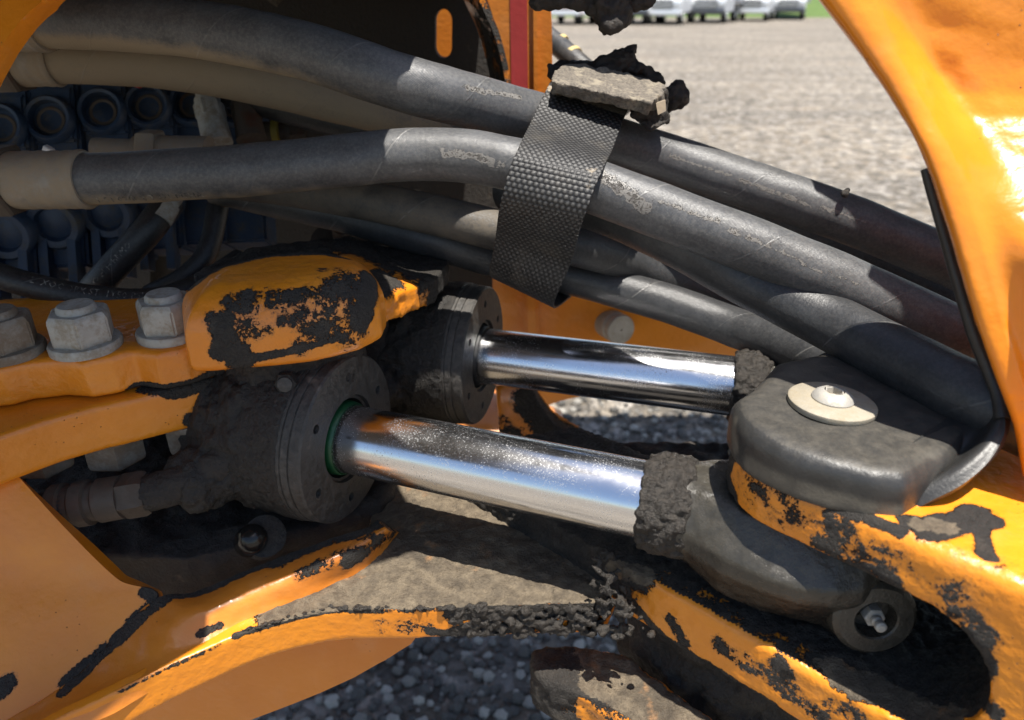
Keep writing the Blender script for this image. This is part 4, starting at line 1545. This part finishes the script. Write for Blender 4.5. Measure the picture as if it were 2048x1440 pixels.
# ------------------------------------------------------------------ woven strap with its mud-caked flap
st = thing('webbing_strap', 'black woven nylon strap wrapped round the hose bundle', 'strap', P(1110, 400, .5))
Lx = [(1150, 150, .655), (1122, 150, .615), (1104, 160, .585), (1090, 185, .562), (1072, 222, .546), (1058, 252, .526), (1045, 278, .495), (1033, 305, .479), (1020, 335, .4765), (1006, 385, .480), (998, 420, .494), (991, 475, .530), (980, 548, .575), (1003, 548, .660), (1060, 500, .71)]
Rx = [(1300, 205, .655), (1278, 204, .615), (1262, 212, .585), (1250, 232, .562), (1238, 262, .544), (1225, 298, .518), (1213, 322, .486), (1203, 345, .470), (1190, 374, .466), (1172, 425, .470), (1160, 460, .486), (1142, 525, .530), (1107, 612, .575), (1137, 598, .660), (1190, 545, .71)]
rowsS = []
for a, b in zip(Lx, Rx):
    A, B = P(*a), P(*b)
    rowsS.append([A, A.lerp(B, 0.5) + (CAM - A).normalized() * 0.002, B])
grid = loft(rowsS, 130, 560)
nv, nu = len(grid), len(grid[0])
wv = []
cum = 0
for i in range(nv):
    if i:
        cum += (grid[i][nu // 2] - grid[i - 1][nu // 2]).length
    for j in range(nu):
        u = j / (nu - 1) * 0.058 / 0.0040
        v = cum / 0.0034
        rw_ = int(v)
        hgt = abs(math.sin(math.pi * (u + 0.5 * (rw_ % 2)))) ** 0.7 * abs(math.sin(math.pi * v)) ** 0.7
        hgt *= 0.9 + 0.22 * noise.noise(Vector((u * 0.9, v * 0.9, 3.1)))
        wv.append(hgt)
band = sheet('strap_band', grid, M['webbing'], 0, st, angle=180)
me = band.data
if sum((p.normal for p in me.polygons), Vector()).dot(CAM - P(1110, 400, .5)) < 0:
    me.flip_normals()
nr = [v.normal.copy() for v in me.vertices]
for i, v in enumerate(me.vertices):
    v.co += nr[i] * (wv[i] * 0.0007)
me.update()
attr(band, 'weave', wv)
spots(band, 'mud', [([(1110, 180), (1180, 200), (1250, 225)], 0.012, 0.8), ([(1185, 335), (1178, 365)], 0.008, 0.42)])
m = band.modifiers.new('t', 'SOLIDIFY')
m.thickness = 0.002
m.offset = -1

# mud-caked flap on top
bm = bmesh.new()
top = [P(1104, 162, .538), P(1150, 172, .534), P(1205, 184, .531), P(1260, 196, .529), P(1300, 205, .528), P(1330, 186, .55), P(1332, 168, .575), P(1290, 156, .58), P(1232, 138, .58), P(1170, 128, .58), P(1125, 130, .575), P(1108, 140, .56)]
slab(bm, top, (0.0, 0.006, -0.009))
fl = bmobj('clamp_flap', bm, M['flapmud'], st)
remesh(fl, 0.0014, 3)
rough_up(fl, 0.0018, 130, 3)
bm = bmesh.new()
slab(bm, [P(1296, 200, .545), P(1336, 180, .56), P(1338, 245, .565), P(1300, 262, .55), P(1262, 232, .55)], (0.004, 0.035, 0.0))
slab(bm, [P(1098, 132, .585), P(1122, 124, .60), P(1190, 124, .60), P(1310, 158, .60), P(1335, 180, .59), P(1330, 215, .58), P(1098, 160, .575)], (0.0, 0.018, 0.0))
lathe(bm, [(-0.012, 0.007), (-0.008, 0.0105), (0.008, 0.0105), (0.012, 0.007)], P(1347, 195, .60), (0.5, -0.6, 0.5), 20)
ck = bmobj('clamp_body', bm, M['grease'], st)
remesh(ck, 0.0016, 2)
rough_up(ck, 0.0032, 110, 3)
bm = bmesh.new()
slab(bm, [P(1312, 207, .538), P(1331, 200, .542), P(1332, 222, .543), P(1316, 230, .54)], (0, 0.003, 0))
bmobj('bright_tab', bm, M['ferrule'], st)


def clod(name, label, ctrl, amp, parent=None, mat='grease', vox=0.0016, freq=95):
    bm = bmesh.new()
    for (px, py, d, r) in ctrl:
        bmesh.ops.create_icosphere(bm, subdivisions=3, radius=r, matrix=Matrix.Translation(P(px, py, d)))
    o = bmobj(name, bm, M[mat], parent)
    remesh(o, vox, 2)
    rough_up(o, amp, freq, 3)
    if label:
        tag(o, label, 'grease clod', 'clods of grease')
    return o


clod('grease_clod', 'jagged black grease spike standing on top of the strap clamp', [(1212, 138, .60, .010), (1232, 132, .60, .011), (1243, 118, .60, .009), (1250, 108, .60, .006), (1262, 102, .60, .004), (1266, 98, .60, .003), (1256, 128, .60, .008), (1272, 142, .60, .008), (1295, 150, .60, .007), (1310, 160, .60, .008)], 0.0045)
clod('grease_clod', 'black grease clod hanging from the greasy upper deck edge', [(1205, 10, .56, .012), (1225, 12, .56, .013), (1200, 25, .56, .007), (1218, 32, .56, .009), (1228, 45, .56, .0075), (1216, 52, .56, .0065), (1240, 22, .56, .009), (1245, 35, .56, .006), (1222, 58, .56, .005)], 0.0045)
clod('grease_clod', 'tiny black nub sticking up from the thick grey hose', [(1690, 387, .585, .003), (1695, 381, .585, .002)], 0.001, vox=0.0008)
# grease fringe along the deck edge
fr_pts = []
rnd = random.Random(11)
for k in range(46):
    fr_pts.append((1075 + k * 5.0, -6 + rnd.random() * 8, .56, .005 + rnd.random() * .003))
    fr_pts.append((1075 + k * 5.0, -34, .57, .012))
clod('grease_fringe', None, fr_pts, 0.003, ff)

# crumbs of dried mud along the lower plate edge and round the joint
rnd = random.Random(5)
bm = bmesh.new()


def crumb(p, r):
    m = Matrix.Translation(p) @ Matrix.Rotation(rnd.random() * 6, 4, Vector((rnd.random(), rnd.random(), 1)).normalized()) @ Matrix.Diagonal((r * (0.7 + rnd.random() * 0.7), r * (0.7 + rnd.random() * 0.7), r * (0.6 + rnd.random() * 0.6), 1))
    ret = bmesh.ops.create_icosphere(bm, subdivisions=1, radius=1, matrix=m)
    for v in ret['verts']:
        v.co += v.co.normalized() * 0.0 + Vector((rnd.uniform(-1, 1), rnd.uniform(-1, 1), rnd.uniform(-1, 1))) * r * 0.3


for k in range(300):
    f = rnd.random()
    px = 900 + 310 * f
    py = 1213 + 58 * rnd.random() ** 1.1
    p = PY(px, py, PZ(px, 1211, PLH).y - 0.0005)
    crumb(p, 0.0012 + 0.0028 * rnd.random() ** 2)
for k in range(110):
    f = rnd.random()
    p = P(1190 + 90 * f + rnd.uniform(-25, 25), 1130 + 110 * f + rnd.uniform(-30, 40), 0.485 - 0.012 * f)
    crumb(p, 0.001 + 0.0022 * rnd.random() ** 2)
for k in range(45):
    p = P(1195 + 70 * rnd.random(), 1200 + 75 * rnd.random(), 0.486)
    crumb(p, 0.0015 + 0.003 * rnd.random() ** 2)
for k in range(130):
    f = rnd.random()
    p = PZ(480 + 420 * f, 1262 - 46 * min(1, f * 2.4) + rnd.uniform(-4, 3), PLH)
    crumb(p, 0.0006 + 0.0011 * rnd.random())
o = bmobj('caked_mud', bm, M['collarmud'], ff)
remesh(o, 0.0009, 2)
rough_up(o, 0.0009, 260, 2)
o['kind'] = 'stuff'

# ------------------------------------------------------------------ valve block
vb = thing('valve_block', 'dusty blue hydraulic valve block with a row of round ports', 'valve block', P(200, 300, .76))
nrm = Vector((0.12, -0.9, 0.42)).normalized()
secs = [(-92, 272, .70), (4, 256, .715), (102, 240, .73), (206, 224, .745), (298, 214, .76), (384, 210, .775), (470, 212, .79)]
for i, (px, py, d) in enumerate(secs):
    c = P(px, py, d)
    n_, u_, v_ = frame_of(nrm)
    rot = Matrix((u_, n_, v_)).transposed()
    bm = bmesh.new()
    box(bm, c - n_ * 0.036 - v_ * 0.052, (0.0462, 0.06, 0.185), rot)
    box(bm, c - n_ * 0.012 + v_ * 0.006, (0.043, 0.024, 0.054), rot)
    bmesh.ops.bevel(bm, geom=list(bm.edges), offset=0.003, segments=2, affect='EDGES')
    sb = bmobj('valve_section', bm, M['valve'], vb)
    bm = bmesh.new()
    lathe(bm, [(0.0, 0.0235), (0.007, 0.0225), (0.009, 0.0205), (0.008, 0.0175), (-0.002, 0.0165), (-0.0021, 0.0005)], c, nrm, 36)
    bmobj('port', bm, M['valve'], sb)
    bm = bmesh.new()
    lathe(bm, [(-0.0015, 0.0150), (0.0005, 0.0130), (0.0005, 0.011), (-0.001, 0.008), (-0.001, 0.0005)], c, nrm, 28)
    bmobj('port_plug', bm, M['ferrule_rust'], sb)
    if i < 5:
        q = c - v_ * 0.102 + n_ * 0.005
        dn = (n_ - v_ * 0.5).normalized()
        bm = bmesh.new()
        lathe(bm, [(-0.02, 0.026), (0.006, 0.0255), (0.009, 0.023), (0.008, 0.017), (0.002, 0.015), (0.0035, 0.010), (0.0045, 0.0005)], q, dn, 36)
        bmobj('lower_port', bm, M['valve'], sb)
        for s in (-0.013, 0.013):
            bm = bmesh.new()
            box(bm, c - v_ * 0.142 + u_ * s - n_ * 0.004, (0.008, 0.02, 0.05), rot)
            bmobj('rib', bm, M['valve'], sb)


def fitting(label, a, b, r, mat, hexaf=None, name='hose_fitting'):
    A, B = P(*a), P(*b)
    t = thing(name, label, 'fitting', A)
    d = (B - A)
    L = d.length
    bm = bmesh.new()
    lathe(bm, [(0, r * 0.75), (L * 0.35, r * 0.75), (L * 0.36, r * 0.95), (L * 0.45, r * 0.95), (L * 0.46, r), (L, r * 1.1)], A, d, 28)
    bmobj('fitting_body', bm, mat, t, angle=30)
    if hexaf:
        bm = bmesh.new()
        hexprism(bm, A + d * 0.42, d, hexaf, [(0, 0.94), (0.002, 1), (0.014, 1), (0.016, 0.94)])
        bmobj('fitting_hex', bm, mat, t, angle=28)
    return t


fitting('pale grey tapered fitting standing in front of the last clear valve port', (402, 150, .70), (436, 288, .69), 0.0125, M['nut'], 0.024)
fitting('oily dark fitting standing next to the pale grey tapered fitting', (482, 160, .71), (503, 280, .70), 0.0125, M['ferrule_rust'], 0.024)
fitting('silver hose end where the short thin hose meets the valve block', (352, 395, .655), (322, 440, .645), 0.0085, M['nut'])
fitting('tan crimped fitting lying just above the worn grey hose', (190, 300, .63), (420, 308, .63), 0.0135, M['ferrule'], 0.034)
fitting('brown fitting with yellow band in the dark behind the hoses', (520, 265, .74), (680, 262, .74), 0.014, M['ferrule_rust'], 0.032)
o = bmesh.new()
lathe(o, [(0, 0.0152), (0.006, 0.0152)], P(550, 264, .738), P(680, 262, .74) - P(520, 265, .74), 24)
tag(bmobj('yellow_band', o, M['yellow'], None), 'yellow ring round the brown fitting in the dark', 'ring')
o = bmesh.new()
lathe(o, [(0, 0.004), (0.008, 0.005), (0.009, 0.003)], P(264, 163, .66), (1, -0.3, -0.1), 16)
tag(bmobj('red_cap', o, M['red'], None), 'small red cap peeping out below the tan hose', 'cap')
o = bmesh.new()
chamfer = Matrix.Rotation(0.5, 3, 'Y')
box(o, P(97, 300, .63), (0.008, 0.006, 0.006), chamfer)
bmesh.ops.bevel(o, geom=list(o.edges), offset=0.001, segments=1, affect='EDGES')
tag(bmobj('white_tag', o, M['white'], None), 'tiny white tag above the tan crimped hose end', 'tag')
# round flange low in the dark opening
bm = bmesh.new()
lathe(bm, [(0, 0.035), (0.006, 0.036), (0.010, 0.030), (0.012, 0.012), (0.025, 0.012)], P(690, 490, .80), (0.1, -0.4, 0.9), 32)
tag(bmobj('pipe_flange', bm, M['ferrule_rust'], None), 'brown round pipe flange in the dark below the hoses', 'flange')

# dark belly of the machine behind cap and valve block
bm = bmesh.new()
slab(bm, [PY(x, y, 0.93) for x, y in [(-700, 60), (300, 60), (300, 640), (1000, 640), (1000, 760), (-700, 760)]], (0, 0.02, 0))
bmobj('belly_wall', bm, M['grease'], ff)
# sloping deck plate behind the bearing cap, orange at its end
bm = bmesh.new()
slab(bm, [PZ(380, 545, .175), PZ(690, 512, .175), PZ(760, 600, .19), PZ(870, 560, .20), PZ(900, 520, .20), PZ(700, 470, .19), PZ(500, 495, .18)], (0, 0, -0.02))
hd = bmobj('hinge_deck', bm, M['cast'], ff)
remesh(hd, 0.0025, 4)
spots(hd, 'grime', [([(380, 520), (560, 490), (700, 480), (880, 520)], 0.09, 1.0), ([(740, 590), (770, 560)], 0.02, 1.0), ([(870, 560), (900, 540)], 0.012, 1.0)])
rough_up(hd, 0.002, 80, 3)

# second thin strap hanging under the bundle
bm = bmesh.new()
# ------------------------------------------------------------------ unseen plates added overhead for shade, outlined from the wanted shadow edges
bm.free()
OZ = H + 0.10


def up(p):
    return (p + SUN * ((OZ - p.z) / SUN.z))


bd = [P(820, 140, .512), P(795, 165, .512), P(768, 300, .507), P(840, 842, .520), P(757, 905, .525), PZ(835, 1100, PLH), PZ(500, 1212, PLH)]
q = [xy(up(p)) for p in bd]
ol = [(q[0][0] + 0.02, 0.70), q[0], q[1], q[2], q[3], q[4], q[5], q[6], (-0.150, 0.262), (-0.175, 0.31), (-0.20, 0.352), (-0.9, 0.352), (-0.9, 0.70)]


M['shade_plate'] = plain_mat('shade_plate_grey', (0.10, 0.092, 0.085), 0.8)  # plain dark grey for the added shade plates


def over(name, ol, dz=0.0):
    bm = bmesh.new()
    rings(bm, [[(x, y, OZ + dz) for x, y in ol], [(x, y, OZ + dz + 0.012) for x, y in ol]])
    return bmobj(name, bm, M['shade_plate'], ff if name != 'right_shade_plate' else rf, False)


over('left_shade_plate', ol)
over('gusset_shade_plate', [(-0.9, 0.04), (-0.255, 0.04), (-0.212, 0.180), (-0.172, 0.226), (-0.138, 0.262), (-0.15, 0.32), (-0.215, 0.40), (-0.9, 0.40)], -0.03)  # added to keep sun off the gusset, edge cut along the lit strip
# unseen plate added to shade the right end of the hoses
bd = [P(1640, 362, .59), P(1700, 420, .59), P(1752, 505, .59), P(1745, 545, .467), P(1800, 600, .467), P(1812, 660, .470)]
q = [xy(up(p)) for p in bd]
over('right_shade_plate', [(q[0][0] - 0.004, 0.72), q[0], q[1], q[2], q[3], q[4], q[5], (q[5][0] + 0.008, 0.366), (0.7, 0.366), (0.7, 0.72)])

for o in bpy.data.objects:
    if o.parent is None and o.type == 'MESH' and 'label' not in o and 'kind' not in o:
        print('UNTAGGED', o.name)
